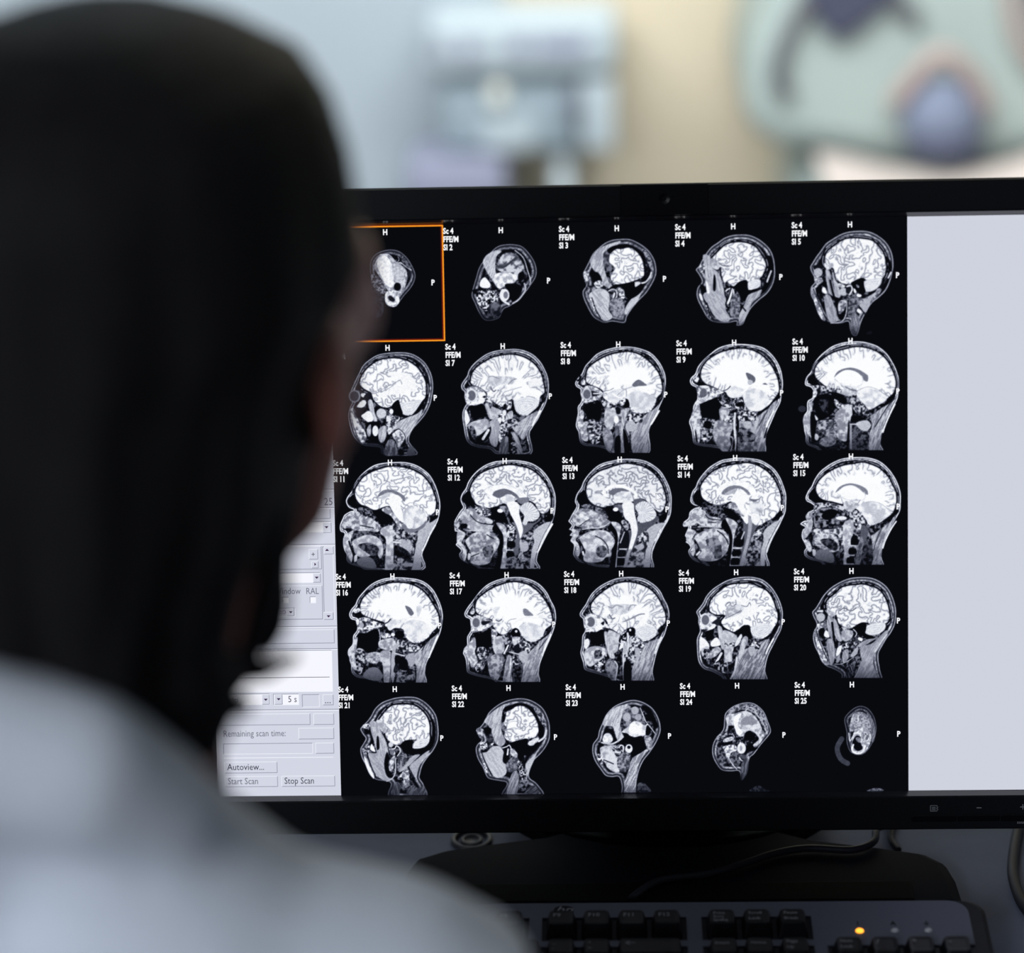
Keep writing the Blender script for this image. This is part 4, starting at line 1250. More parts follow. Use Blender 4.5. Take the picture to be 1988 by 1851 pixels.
# ============================ the room ============================
def bx(name, lo, hi, m, parent=None, bev=0.0, kind=None, org=None):
    bm = bmesh.new(); lo = Vector(lo); hi = Vector(hi); box(bm, (lo + hi) / 2, hi - lo, bev)
    o = bmobj(name, bm, m, parent, bev > 0, org)
    if kind: o['kind'] = kind
    return o
m_floor = mat('grey_vinyl_floor', (.22, .23, .24), .5, noise=.15, nscale=3)
m_yel = mat('cream_wall_paint', (.66, .57, .42), .7, noise=.04, nscale=2)
m_wblue = mat('blue_grey_panel', (.40, .46, .50), .6, noise=.05, nscale=3)
m_white = mat('ceiling_white', (.6, .62, .62), .8)
m_desk = mat('grey_laminate', (.135, .15, .21), .65, spec=.1, noise=.08, nscale=60, bump=.05)
bx('floor', (-3, -3.2, -.05), (3, 4.1, 0), m_floor, kind='structure')
bx('ceiling', (-3, -3.2, 2.75), (3, 4.1, 2.8), m_white, kind='structure')
bx('wall_back', (-3, 4.0, 0), (3, 4.1, 2.75), m_yel, kind='structure')
bx('wall_right', (3.0, .5, 0), (3.1, 4.1, 2.75), m_wblue, kind='structure')
bx('wall_left', (-3.1, .5, 0), (-3.0, 4.1, 2.75), m_wblue, kind='structure')
bx('trim_1', (-1.6, 3.02, 0), (-.205, 4.0, 2.75), m_wblue, kind='structure')          # blue-grey partition
bx('wall_partition', (-.205, 3.05, 0), (1.9, 4.0, 2.75), m_yel, kind='structure')

# desk
dk = empty('desk', (0, -.02, 0), 'grey laminate desk carrying the monitor and the keyboard', 'desk')
bx('desk_top', (-1.1, -.36, .712), (1.1, .42, .74), m_desk, dk, .004)
for x in (-1.05, 1.05): bx('leg', (x - .02, -.30, 0), (x + .02, .38, .712), m_desk, dk, .003)
bx('back_panel', (-1.03, .36, .25), (1.03, .375, .712), m_desk, dk)

# ============================ the monitor ============================
m_bez = mat('black_bezel_plastic', (.0022, .0025, .0045), .55, spec=.12, noise=.1, nscale=300, bump=.12, bscale=1500)
m_gloss = mat('glossy_black_plastic', (.002, .002, .0035), .22, spec=.3)
m_base = mat('dark_stand_plastic', (.0045, .005, .010), .75, spec=.08, bump=.05, bscale=900)
m_mark = mat('grey_print', (.24, .25, .28), .6)
def srect(u0, v0, u1, v1, w): return [scr(u0, v1, w), scr(u1, v1, w), scr(u1, v0, w), scr(u0, v0, w)]
def spoly(name, P, w, m, parent): return mesh(name, [scr(u, v, w) for u, v in P], [list(range(len(P)))[::-1]], m, parent)
mon = empty('monitor', (0, -.03, .74), 'black widescreen monitor showing a grid of brain scan images', 'monitor')
# bezel: closed frame with a bevelled inner lip and a rounded outer edge
bm = bmesh.new()
OU = (-124.0, -24.6, 436.0, 340.8); IN = (-102.5, -4.0, 414.5, 318.8)
def fr(u0, v0, u1, v1, w, r=0.01, n=3):
    cxx, cyy = (u0 + u1) / 2, (v0 + v1) / 2
    return [scr(cxx + a, cyy + b, w) for a, b in rring(u1 - u0, v1 - v0, max(r, .01), n)]
rings = [fr(IN[0] - 2.3, IN[1] - 2.3, IN[2] + 2.3, IN[3] + 2.3, 3.9, .6),
         fr(IN[0] - 3.2, IN[1] - 3.2, IN[2] + 3.2, IN[3] + 3.2, 4.2, 1), fr(OU[0] + 1.2, OU[1] + 1.2, OU[2] - 1.2, OU[3] - 1.2, 4.2, 3),
         fr(*OU, 1.6, 4), fr(*OU, -26, 4), fr(OU[0] + 16, OU[1] + 14, OU[2] - 16, OU[3] - 14, -44, 8)]
loft(bm, rings, False, True)
bez = bmobj('bezel', bm, m_bez, mon)
bm = bmesh.new(); loft(bm, [fr(IN[0], IN[1], IN[2], IN[3], -.2), fr(IN[0] - 2.3, IN[1] - 2.3, IN[2] + 2.3, IN[3] + 2.3, 3.9, .6)], False, False)
bmobj('bezel_lip', bm, mat('satin_bezel_lip', (.02, .02, .026), .22, spec=1.0), mon)
sc = spoly('screen', [(IN[0], IN[1]), (IN[2], IN[1]), (IN[2], IN[3]), (IN[0], IN[3])], 0, glow((9, 10, 14)), mon)
sc['label'] = 'lit display panel'
# webcam strip, buttons, printed symbols
bm = bmesh.new(); R0 = [scr(155.5 + a, -15.6 + b, 4.15) for a, b in rring(48.8, 17.4, 1.2)]; R1 = [scr(155.5 + a, -15.6 + b, 4.65) for a, b in rring(48.2, 16.8, 1.0)]
loft(bm, [R0, R1], False, True); wc = bmobj('webcam_strip', bm, m_gloss, mon)
bm = bmesh.new(); loft(bm, [[scr(155.5 + r * math.cos(a * math.pi / 8), -16 + r * math.sin(a * math.pi / 8), w) for a in range(16)] for r, w in ((3.2, 4.6), (3.0, 4.9), (1.2, 4.7))], False, True)
bmobj('lens', bm, m_gloss, wc)
for u0, u1 in ((290.8, 315.8), (316.6, 340.0), (340.8, 366.0), (366.8, 392.0)):
    bm = bmesh.new(); c = (u0 + u1) / 2
    loft(bm, [[scr(c + a, 333.9 + b, w) for a, b in rring(u1 - u0 - d, 3.6 - d, .9)] for d, w in ((0, 4.1), (.1, 4.7), (.7, 5.0))], False, True)
    bmobj('control_button', bm, m_gloss, bez)
def strokes(name, segs, wd_, w, m, parent):
    V, F = [], []
    for (a, b, c, d) in segs:
        L = math.hypot(c - a, d - b); nx, ny = -(d - b) / L * wd_ / 2, (c - a) / L * wd_ / 2; i = len(V)
        V += [scr(a + nx, b + ny, w), scr(c + nx, d + ny, w), scr(c - nx, d - ny, w), scr(a - nx, b - ny, w)]; F.append([i, i + 1, i + 2, i + 3])
    return mesh(name, V, F, m, parent)
strokes('menu_symbol', [(301.4, 326.6, 305.1, 326.6), (301.4, 329.8, 305.1, 329.8), (301.4, 326.6, 301.4, 329.8), (305.1, 326.6, 305.1, 327.4), (305.1, 329, 305.1, 329.8), (302.1, 327.6, 304.3, 327.6), (302.1, 328.3, 304.3, 328.3), (302.1, 329, 304.3, 329), (304.8, 328.2, 305.8, 327.4), (304.8, 328.2, 305.8, 329)], .32, 4.26, m_mark, bez)
strokes('minus_symbol', [(327.2, 328.1, 330, 328.1)], .45, 4.26, m_mark, bez)
strokes('plus_symbol', [(351.6, 327.8, 354.6, 327.8), (353.1, 326.3, 353.1, 329.3)], .45, 4.26, m_mark, bez)
def stext(name, body, u, v, h, m, parent, w=.12, bold=0.0, sx=1.0, align='LEFT', gap=1.0):
    V, F = textmesh(body, h, bold, align)
    return mesh(name, [scr(u + x * sx, v - y, w) for x, y in V], F, m, parent)
stext('source_print', 'source', 349.8, 336.6, 2.6, m_mark, bez, 4.26)
# rear shell, hinge, neck, base
nk = bmesh.new()
pr_ = [((0, .045, .925), .075, .030), ((0, .060, .88), .068, .028), ((0, .062, .82), .062, .028), ((0, .050, .775), .066, .036), ((0, .035, .757), .085, .055), ((0, .028, .752), .098, .066)]
loft(nk, [[(c[0] + a * math.cos(t * math.pi / 14), c[1] + b * math.sin(t * math.pi / 14), c[2]) for t in range(28)] for c, a, b in pr_])
bmobj('stand_neck', nk, m_gloss, mon, True)
PB = [(-.153, -.062), (-.152, -.045), (-.148, -.034), (-.135, -.026), (-.105, -.018), (-.075, -.011), (-.055, .000), (-.045, .050), (-.02, .085), (.02, .085), (.045, .050), (.06, -.004), (.085, -.017), (.125, -.027), (.148, -.034), (.157, -.044), (.160, -.060), (.161, -.086), (.142, -.088), (-.135, -.086), (-.149, -.080)]
bm = bmesh.new(); cpt = Vector((0.004, -.04))
loft(bm, [[(cpt.x + (x - cpt.x) * k, cpt.y + (y - cpt.y) * k, z) for x, y in PB] for k, z in ((1, .740), (1.0, .752), (.985, .7545), (.96, .7555))])
bmobj('stand_base', bm, m_base, mon, False)
bm = bmesh.new(); box(bm, (0, -.0765, .7562), (.268, .020, .0022), .001)
bmobj('base_groove', bm, mat('matt_black_slot', (.002, .002, .002), .8, spec=.1), mon)

# ---------------- the picture on the screen ----------------
SCAN = glow_attr('scan_signal'); WHITE = glow((250, 251, 255))
for r in range(5):
    for c in range(5):
        n = r * 5 + c + 1; hu, hv = c * 64.5, r * 64.5
        V, F = [], []
        for body, u, v, al in (('Sc 4', hu - 32.2, hv - .1, 'LEFT'), ('FFE/M', hu - 32.2, hv + 4.5, 'LEFT'), ('SI %d' % n, hu - 32.2, hv + 9.0, 'LEFT'), ('H', hu, hv, 'CENTER'), ('P', hu + 26.1, hv + 28.4, 'CENTER')):
            v2, f2 = textmesh(body, 4.5 if al == 'LEFT' else 4.35, .15, al); i = len(V)
            if al == 'CENTER': mesh('orientation_letter', [scr(u + x * .86, v - y, .16) for x, y in v2], f2, WHITE, sc); continue
            V += [scr(u + x * .77, v - y, .16) for x, y in v2]; F += [[q + i for q in f] for f in f2]
        mesh('scan_caption', V, F, WHITE, sc)
        ox, oy, k, spec = SCANS[n]
        pts = np.array([[float(q) for q in l.split()[{'H': 3, 'B': 4}[l[0]]:]] for l in spec.split('\n') if l[:1] in ('H', 'B')][0]).reshape(-1, 2)
        allp = [pts]
        for l in spec.split('\n'):
            if l[:1] in 'ETFLR' and l:
                a = [float(q) for q in l.split()[1:]]
                if l[0] == 'E': allp.append(np.array([[a[1] - a[3], a[2] - a[4]], [a[1] + a[3], a[2] + a[4]]]))
                else: allp.append(np.array(a[{'T': 3, 'F': 1, 'L': 2, 'R': 3}[l[0]]:]).reshape(-1, 2))
        ap = np.vstack(allp); x0 = ap[:, 0].min() - 4; y0 = ap[:, 1].min() - 4; x1 = ap[:, 0].max() + 4; y1 = ap[:, 1].max() + 4
        if n not in (1, 2, 24, 25): y1 = min(y1, 183)
        st = .92 / k; W = int((x1 - x0) / st) + 1; Hn = int((y1 - y0) / st) + 1
        I = paint(spec, n, k, W, Hn, st, x0, y0)
        # corners of the grid -> screen mm (four corners, then straight interpolation: the picture is flat)
        cn = [inv(ox + x * k, oy + y * k) for x, y in ((x0, y0), (x0 + (W - 1) * st, y0), (x0, y0 + (Hn - 1) * st), (x0 + (W - 1) * st, y0 + (Hn - 1) * st))]
        su, sv = np.meshgrid(np.linspace(0, 1, W), np.linspace(0, 1, Hn))
        UV = (cn[0][None, None] * ((1 - su) * (1 - sv))[..., None] + cn[1] * (su * (1 - sv))[..., None] + cn[2] * ((1 - su) * sv)[..., None] + cn[3] * (su * sv)[..., None])
        P = np.stack([UV[..., 0] - 156, UV[..., 1] - 157.5, np.full(UV.shape[:2], -.08)], -1).reshape(-1, 3) @ SW.T / 1000.0
        b = rootof(sc); P = P + np.array([0, 0, .958]) - np.array(b)
        idx = np.arange(W * Hn).reshape(Hn, W); Q = np.stack([idx[1:, :-1], idx[1:, 1:], idx[:-1, 1:], idx[:-1, :-1]], -1).reshape(-1, 4)
        If = I.ravel(); keep = If[Q].max(1) > .045; Q = Q[keep]
        used = np.unique(Q); rm = np.full(W * Hn, -1); rm[used] = np.arange(len(used)); Q = rm[Q]; P = P[used]; If = If[used]
        me = D.meshes.new('brain_scan'); me.vertices.add(len(P)); me.vertices.foreach_set('co', P.astype(np.float32).ravel())
        me.loops.add(len(Q) * 4); me.loops.foreach_set('vertex_index', Q.ravel().astype(np.int32)); me.polygons.add(len(Q))
        me.polygons.foreach_set('loop_start', np.arange(0, len(Q) * 4, 4, dtype=np.int32)); me.update(calc_edges=True)
        at_ = me.attributes.new('signal', 'FLOAT', 'POINT'); at_.data.foreach_set('value', If.astype(np.float32))
        me.materials.append(SCAN); o = D.objects.new('brain_scan', me); COL.objects.link(o); o.parent = sc
        o['label'] = 'grey side-view brain scan image captioned SI %d' % n
# orange selection frame round the first picture
ORG = glow((250, 152, 38)); DRD = glow((98, 22, 14))
u0, v0, u1, v1 = -31.2, -3.3, 32.0, 60.6
strokes('selection_frame', [(u0, v0, u1, v0), (u0, v1, u1, v1), (u0, v0, u0, v1), (u1, v0 - .4, u1, v1 + .4)], .8, .14, ORG, sc)
strokes('selection_frame_edge', [(u0, v0 - .75, u1, v0 - .75), (u0, v1 - .75, u1, v1 - .75), (u1 - .75, v0, u1 - .75, v1)], .8, .12, DRD, sc)['label'] = 'dark red rim of the orange frame'
# mouse pointer on the middle picture
q = inv(1273.5, 957.5); pu, pv = q
PT = [(0, 0), (0, 4.6), (1.1, 3.6), (1.9, 5.4), (2.7, 5.0), (1.9, 3.3), (3.4, 3.2)]
spoly('mouse_pointer', [(pu + a * .95, pv + b * .95) for a, b in PT], .18, glow((246, 248, 255)), sc)
strokes('pointer_outline', [(pu + PT[i][0] * .95, pv + PT[i][1] * .95, pu + PT[(i + 1) % 7][0] * .95, pv + PT[(i + 1) % 7][1] * .95) for i in range(7)], .22, .2, glow((120, 122, 140)), sc)
# plain pale panel on the right
spoly('blank_panel', [(289.6, IN[1]), (IN[2], IN[1]), (IN[2], IN[3]), (289.6, IN[3])], .06, glow((207, 210, 223)), sc)['label'] = 'plain pale grey area at the right of the display'
# control panel on the left
G = glow((211, 214, 228)); LT = glow((240, 242, 252)); DKL = glow((138, 141, 160)); WF = glow((246, 247, 255)); TX = glow((112, 114, 130)); TXD = glow((62, 64, 82)); ARW = glow((58, 34, 72))
spoly('control_panel', [(IN[0], IN[1]), (-31.9, IN[1]), (-31.9, IN[3]), (IN[0], IN[3])], .06, G, sc)['label'] = 'pale grey settings panel with buttons and fields'
def prect(x0, y0, x1, y1):
    a = inv(x0, (y0 + y1) / 2); b = inv(x1, (y0 + y1) / 2); c = inv((x0 + x1) / 2, y0); d = inv((x0 + x1) / 2, y1)
    return a[0], c[1], b[0], d[1]
def widget(name, x0, y0, x1, y1, fill, raised, w=.08):
    u0, v0, u1, v1 = prect(x0, y0, x1, y1)
    o = spoly(name, [(u0, v0), (u1, v0), (u1, v1), (u0, v1)], w, fill, sc)
    tl, br = (LT, DKL) if raised else (DKL, LT)
    strokes(name + '_light_edge', [(u0, v0, u1, v0), (u0, v0, u0, v1)], .32, w + .02, tl, sc)
    strokes(name + '_dark_edge', [(u0, v1, u1, v1), (u1, v0, u1, v1)], .32, w + .02, br, sc); return o
def arrow(x, y, s, d):
    u, v = inv(x, y); s *= .287
    P = {'d': [(-s, -s * .5), (s, -s * .5), (0, s * .6)], 'u': [(-s, s * .5), (0, -s * .6), (s, s * .5)], 'r': [(-s * .4, -s * .8), (s * .5, 0), (-s * .4, s * .8)]}[d]
    spoly('arrow_mark', [(u + a, v + b) for a, b in P], .14, ARW, sc)
XL = 404
for y in (950, 985.6, 1057, 1216, 1259.5, 1377.5):
    _, v = inv(645, y)
    strokes('panel_divider', [(IN[0] + .3, v, -32, v)], .35, .1, DKL, sc); strokes('panel_divider_highlight', [(IN[0] + .3, v + .55, -32, v + .55)], .5, .1, LT, sc)
widget('text_field', 470, 989, 641, 1008, G, True); widget('list_field', 470, 1014, 643, 1034, WF, False); widget('drop_button', 627, 1015, 643, 1034, G, True, .1); arrow(634, 1024, 4, 'd')
widget('option_box', 470, 1062, 624, 1106, G, True)
widget('plus_button', 600, 1067, 617, 1086, G, True, .1); widget('step_button', 605, 1090, 618, 1103, G, True, .1); arrow(612, 1096, 4, 'r')
u, v = inv(608, 1076.5); strokes('plus_mark', [(u - 1, v, u + 1, v), (u, v - 1, u, v + 1)], .35, .14, TXD, sc)
widget('list_field', 470, 1113, 622, 1132, WF, False); widget('drop_button', 608, 1114, 622, 1131, G, True, .1); arrow(615, 1122, 4, 'd')
widget('scroll_bar', 628, 1062, 648, 1203, G, False); widget('scroll_button', 629, 1062, 647, 1076, G, True, .1); widget('scroll_button', 629, 1189, 647, 1203, G, True, .1)
arrow(635, 1068, 4, 'u'); arrow(638, 1197, 4, 'd')
widget('option_box', 470, 1138, 626, 1203, G, True)
def ptext(body, x, y, px, m, al='LEFT', sx=.86, bold=0.0):
    u, v = inv(x, y); stext('panel_text', body, u, v, px * .287, m, sc, .14, bold, sx, al)
ptext('25', 629, 975, 21, TX); ptext('Window', 558, 1148.5, 18, TX, 'CENTER', .82); ptext('RAL', 606.5, 1148.5, 18, TX, 'CENTER', .82)
widget('check_box', 549, 1160, 560, 1171, WF, False, .1); widget('check_box', 602, 1159, 613, 1171, WF, False, .1)
widget('icon_button', 537, 1181, 573, 1197, G, False, .1); widget('drop_button', 557, 1182, 571, 1196, G, True, .12); arrow(564.5, 1189, 3.6, 'd')
u, v = inv(547, 1189); PK = glow((150, 108, 150))
strokes('double_arrow_mark', [(u - 2.4, v, u - 1.1, v - 1.3), (u - 2.4, v, u - 1.1, v + 1.3), (u + 2.4, v, u + 1.1, v - 1.3), (u + 2.4, v, u + 1.1, v + 1.3), (u - 1.1, v - .55, u + 1.1, v - .55), (u - 1.1, v + .55, u + 1.1, v + .55)], .25, .14, PK, sc)
widget('text_field', 410, 1224, 649, 1250, G, True)
widget('list_area', 410, 1264, 645, 1344, WF, False); u, v = inv(640, 1315); u2, _ = inv(412, 1318); strokes('list_divider', [(u2, v, u, v)], .3, .12, TXD, sc)
widget('list_field', 412, 1348, 524, 1369, WF, False); widget('drop_button', 509, 1349, 523, 1368, G, True, .1); arrow(516, 1359, 4, 'd'); ptext('Resp', 433, 1360, 18, TX, 'LEFT', .86)
widget('number_field', 531, 1348, 580, 1369, WF, False); widget('drop_button', 533, 1349, 548, 1368, G, True, .1); arrow(541, 1358, 4, 'd'); ptext('5 s', 559, 1358.5, 18, TXD)
widget('text_field', 587, 1349, 620, 1373, G, False); widget('more_button', 627, 1349, 647, 1369, G, True, .1); ptext('...', 636.5, 1360, 20, TXD, 'CENTER', 1)
widget('text_field', 410, 1387, 602, 1408, G, True); widget('text_field', 609, 1386, 648, 1407, G, True)
ptext('Remaining scan time:', 433, 1425.5, 18.5, TX, 'LEFT', .80); widget('text_field', 580, 1414, 648, 1435, G, True)
widget('progress_field', 434, 1444, 607, 1464, G, False); widget('text_field', 613, 1443, 648, 1463, G, True)
u, v = inv(647, 1470.5); u2, _ = inv(434, 1471); strokes('panel_divider', [(u2, v, u, v)], .4, .1, LT, sc)
widget('panel_button', 436, 1480, 538, 1501, G, True); ptext('Autoview...', 441, 1490.5, 18.5, TXD, 'LEFT', .88, .012)
widget('panel_button', 437, 1508, 539, 1528, G, True); ptext('Start Scan', 442, 1518, 18.5, TX, 'LEFT', .82, .012)
widget('panel_button', 547, 1507, 650, 1527, G, True); ptext('Stop Scan', 552, 1517, 18.5, TXD, 'LEFT', .82, .012)

# ============================ the keyboard ============================
m_key = mat('black_key_plastic', (.004, .004, .007), .42, spec=.25, noise=.1, nscale=300)
m_deck = mat('satin_silver_plastic', (.095, .10, .14), .55, metal=.1, spec=.25, noise=.06, nscale=400)
m_rim = mat('keyboard_black_rim', (.007, .007, .012), .5, spec=.15)
m_leg = mat('key_print', (.24, .24, .27), .6)
KT = math.radians(6.0); kc, ks = math.cos(KT), math.sin(KT); KO = Vector((-.062, -.104, .768))
def kw(X, Y, Z=0.0): return Vector((KO.x + X, KO.y + Y * kc - Z * ks, KO.z + Y * ks + Z * kc))
kb = empty('keyboard', (-.062, -.18, .74), 'black and silver computer keyboard lying in front of the monitor stand', 'keyboard')
def kplate(name, x0, x1, y0, y1, z0, z1, r, m, parent=kb, bev=.0008):
    cxk, cyk = (x0 + x1) / 2, (y0 + y1) / 2; bm = bmesh.new()
    loft(bm, [[kw(cxk + a, cyk + b, z) for a, b in rring(x1 - x0 - 2 * d, y1 - y0 - 2 * d, r, 5)] for d, z in ((0, z0), (0, z1 - bev), (bev, z1))])
    return bmobj(name, bm, m, parent)
XR, XLk = .229, -.229
bm = bmesh.new()
loft(bm, [[kw(a, -.076 + b, z) if z > -.5 else None for a, b in rring(w_, h_, .012, 6)] for w_, h_, z in ((.452, .150, -.0105), (.462, .154, -.008), (.462, .154, -.0025), (.457, .150, -.0008))])
bmobj('case', bm, m_rim, kb)
# silver deck with cut-out wells: built as bars between the wells, one mesh
bars = []
def hb(x0, x1, y0, y1): bars.append((x0, x1, y0, y1))
DX0, DX1 = -.221, .2215
U = .01905
K0 = -.0095 + .0  # F9 centre is at X = 0
def fx(n): return n * U
WELLS_F = [(-.0105 - 0, 3 * U + .0105), (-4 * U - .0105 - .5 * U, -U - .0105 + .0005 - .5 * U + .0095 - .0005)]
f_wells = [(-.0108, 3 * U + .0108), (-4.5 * U - .0108, -1.5 * U + .0108), (-9 * U - .0108, -6 * U + .0108), (-11 * U - .0108, -11 * U + .0108), (4.56 * U - .0108, 6.56 * U + .0108)]
m_wells = [(-11 * U - .0108, 3 * U + .0108), (4.56 * U - .0108, 6.56 * U + .0108), (8.06 * U - .0108, 11.06 * U + .0108)]
YF0, YF1 = -.0355, -.0150; YM0, YM1 = -.1395, -.0405
def fill_row(y0, y1, wells):
    ws = sorted(wells); x = DX0
    for a, b in ws: hb(x, a, y0, y1); x = b
    hb(x, DX1, y0, y1)
fill_row(YF0, YF1, f_wells); hb(DX0, DX1, YM1, YF0); fill_row(YM0, YM1, m_wells); hb(DX0, DX1, -.149, YM0)
bm = bmesh.new()
for x0, x1, y0, y1 in bars:
    if x1 - x0 < .0005: continue
    vs = [kw(a, b, z) for z in (-.004, .0002) for a, b in ((x0, y0), (x1, y0), (x1, y1), (x0, y1))]
    v = [bm.verts.new(p) for p in vs]; 
    for f in ((0, 3, 2, 1), (4, 5, 6, 7), (0, 1, 5, 4), (1, 2, 6, 5), (2, 3, 7, 6), (3, 0, 4, 7)): bm.faces.new([v[i] for i in f])
PD = [(DX0, YF1)] + [(DX1, YF1)] + [(DX1 - .011 + .011 * math.cos(t * math.pi / 16), -.013 + .011 * math.sin(t * math.pi / 16)) for t in range(9)] + [(DX0 + .011 - .011 * math.sin(t * math.pi / 16), -.013 + .011 * math.cos(t * math.pi / 16)) for t in range(9)]
loft(bm, [[kw(a_, b_, z) for a_, b_ in PD] for z in (-.004, .0002)])
bmobj('silver_deck', bm, m_deck, kb)
def keycap(cx_, cy_, w=U, h=U, top_z=.0072, legend=None, row=0, lab=None, wide=False):
    bw, bh = w - .0016, h - .0012; tw, th = bw - .0052, bh - .0062; off = .0016
    bm = bmesh.new()
    R = []
    for k, (ww, hh, dy, z, r) in enumerate(((bw, bh, 0, -.0035, .0012), (bw, bh, 0, -.0022, .0012), (tw + .0008, th + .0008, off, top_z - .0005, .0018), (tw, th, off, top_z, .0018), (tw * .7, th * .7, off, top_z - .0003, .0015))):
        R.append([kw(cx_ + a, cy_ + dy + b, z) for a, b in rring(ww, hh, r, 3)])
    loft(bm, R)
    o = bmobj('key_cap', bm, m_key, kb, False, kw(cx_, cy_, -.0035))
    if legend:
        V, F = [], []
        lines = legend.split('|'); n = len(lines); sz = .0042 if n == 1 and len(legend) < 4 else .0031
        if legend in '*-/+' : sz = .0055
        for i, t in enumerate(lines):
            v2, f2 = textmesh(t, sz, .00004); j = len(V)
            V += [kw(cx_ - tw / 2 + .0014 + x * 1.05, cy_ + off + (.0016 if n == 1 else .0026 - i * (.0048 if n == 2 else .0030)) + y, top_z + .00012) for x, y in v2]; F += [[q + j for q in f] for f in f2]
        mesh('key_print', V, F, m_leg, o)
    return o
YR = [-.0252, -.0500, -.0690, -.0880, -.1071, -.1262]
for X, t in zip([-11] + [-9, -8, -7, -6] + [-4.5, -3.5, -2.5, -1.5] + [0, 1, 2, 3], ['Esc'] + ['F%d' % i for i in range(1, 13)]): keycap(fx(X), YR[0], legend=t)
for X, t in zip((4.56, 5.56, 6.56), ('Print|Scrn|SysRq', 'Scroll|Lock', 'Pause|Break')): keycap(fx(X), YR[0], legend=t)
row1 = ['~|`', '!|1', '@|2', '#|3', '$|4', '%|5', '^|6', '&|7', '*|8', '(|9', ')|0', '_|-', '+|=']
for i, t in enumerate(row1): keycap(fx(i - 11), YR[1], legend=t)
bk = keycap(fx(2.5), YR[1], w=2 * U); V, F = textmesh('\u2190', .0055)
mesh('key_print', [kw(fx(2.5) - .014 + x * 1.3, YR[1] + .0035 + y, .0074) for x, y in V], F, m_leg, bk)
for i, t in enumerate(('Insert', 'Home', 'Page|Up')): keycap(fx(4.56 + i), YR[1], legend=t)
for i, t in enumerate(('Delete', 'End', 'Page|Down')): keycap(fx(4.56 + i), YR[2], legend=t)
keycap(fx(5.56), YR[4], legend='\u2191')
for i, t in enumerate('\u2190\u2193\u2192'): keycap(fx(4.56 + i), YR[5], legend=t)
for i, t in enumerate(('Num|Lock', '/', '*', '-')): keycap(fx(8.06 + i), YR[1], legend=t)
for r_, tt in zip((2, 3, 4), ('789', '456', '123')):
    for i, t in enumerate(tt): keycap(fx(8.06 + i), YR[r_], legend=t)
keycap(fx(11.06), (YR[2] + YR[3]) / 2, h=2 * U, legend='+'); keycap(fx(11.06), (YR[4] + YR[5]) / 2, h=2 * U, legend='Enter')
keycap(fx(8.56), YR[5], w=2 * U, legend='0'); keycap(fx(10.06), YR[5], legend='.')
keycap(fx(-10.75), YR[2], w=1.5 * U, legend='Tab')
for i, t in enumerate('QWERTYUIOP[]'): keycap(fx(-9.5 + i), YR[2], legend=t)
keycap(fx(2.75), YR[2], w=1.5 * U, legend='\\')
keycap(fx(-10.62), YR[3], w=1.75 * U, legend='Caps')
for i, t in enumerate("ASDFGHJKL;'"): keycap(fx(-9.25 + i), YR[3], legend=t)
keycap(fx(2.37), YR[3], w=2.25 * U, legend='Enter')
keycap(fx(-10.37), YR[4], w=2.25 * U, legend='Shift')
for i, t in enumerate('ZXCVBNM,./'): keycap(fx(-8.75 + i), YR[4], legend=t)
keycap(fx(2.12), YR[4], w=2.75 * U, legend='Shift')
for X, w_, t in ((-10.87, 1.25, 'Ctrl'), (-8.37, 1.25, 'Alt'), (-4.62, 6.25, None), (-.87, 1.25, 'Alt'), (2.87, 1.25, 'Ctrl')): keycap(fx(X), YR[5], w=w_ * U, legend=t)
# status lights with their symbols, maker's oval
for i, (X, t) in enumerate(((.161, '1'), (.180, 'A'), (.198, '\u2193'))):
    bm = bmesh.new(); Yl = -.0285
    loft(bm, [[kw(X + r * 1.2 * math.cos(a * math.pi / 8), Yl + r * math.sin(a * math.pi / 8), z) for a in range(16)] for r, z in ((.0019, .0001), (.0017, .0009), (.0010, .0015), (.0003, .0017))], False, True)
    o = bmobj('status_light', bm, mat('lit_amber', (.8, .35, .05), .3, emit=(1.0, .36, .03), es=2.2) if i == 0 else mat('unlit_lens', (.45, .45, .5), .2), kb, True)
    o['label'] = ('glowing amber status light', 'unlit clear status light', 'unlit clear status light')[i]
    V, F = textmesh(t, .0048, .00008, 'CENTER'); mesh('light_symbol', [kw(X - .0005 + x, Yl + .0062 + y, .0005) for x, y in V], F, m_rim, o)
bm = bmesh.new(); loft(bm, [[kw(.001 + r * math.cos(a * math.pi / 14), -.0082 + r * .62 * math.sin(a * math.pi / 14), z) for a in range(28)] for r, z in ((.0056, .0001), (.0054, .0006))], False, True)
lg = bmobj('maker_badge', bm, m_rim, kb); lg['label'] = 'black oval badge with two italic letters'
V, F = textmesh('hp', .0092, .00008, 'CENTER', .35); mesh('badge_letters', [kw(.001 + x * 1.05, -.0086 + y * .8, .0008) for x, y in V], F, mat('badge_grey', (.22, .22, .26), .5), lg)
for sx in (-1, 1): 
    bm = bmesh.new(); p = kw(sx * .18, -.02, -.0105); box(bm, (p.x, p.y, (p.z + .7402) / 2), (.03, .012, p.z - .7402)); bmobj('tilt_foot', bm, m_rim, kb)

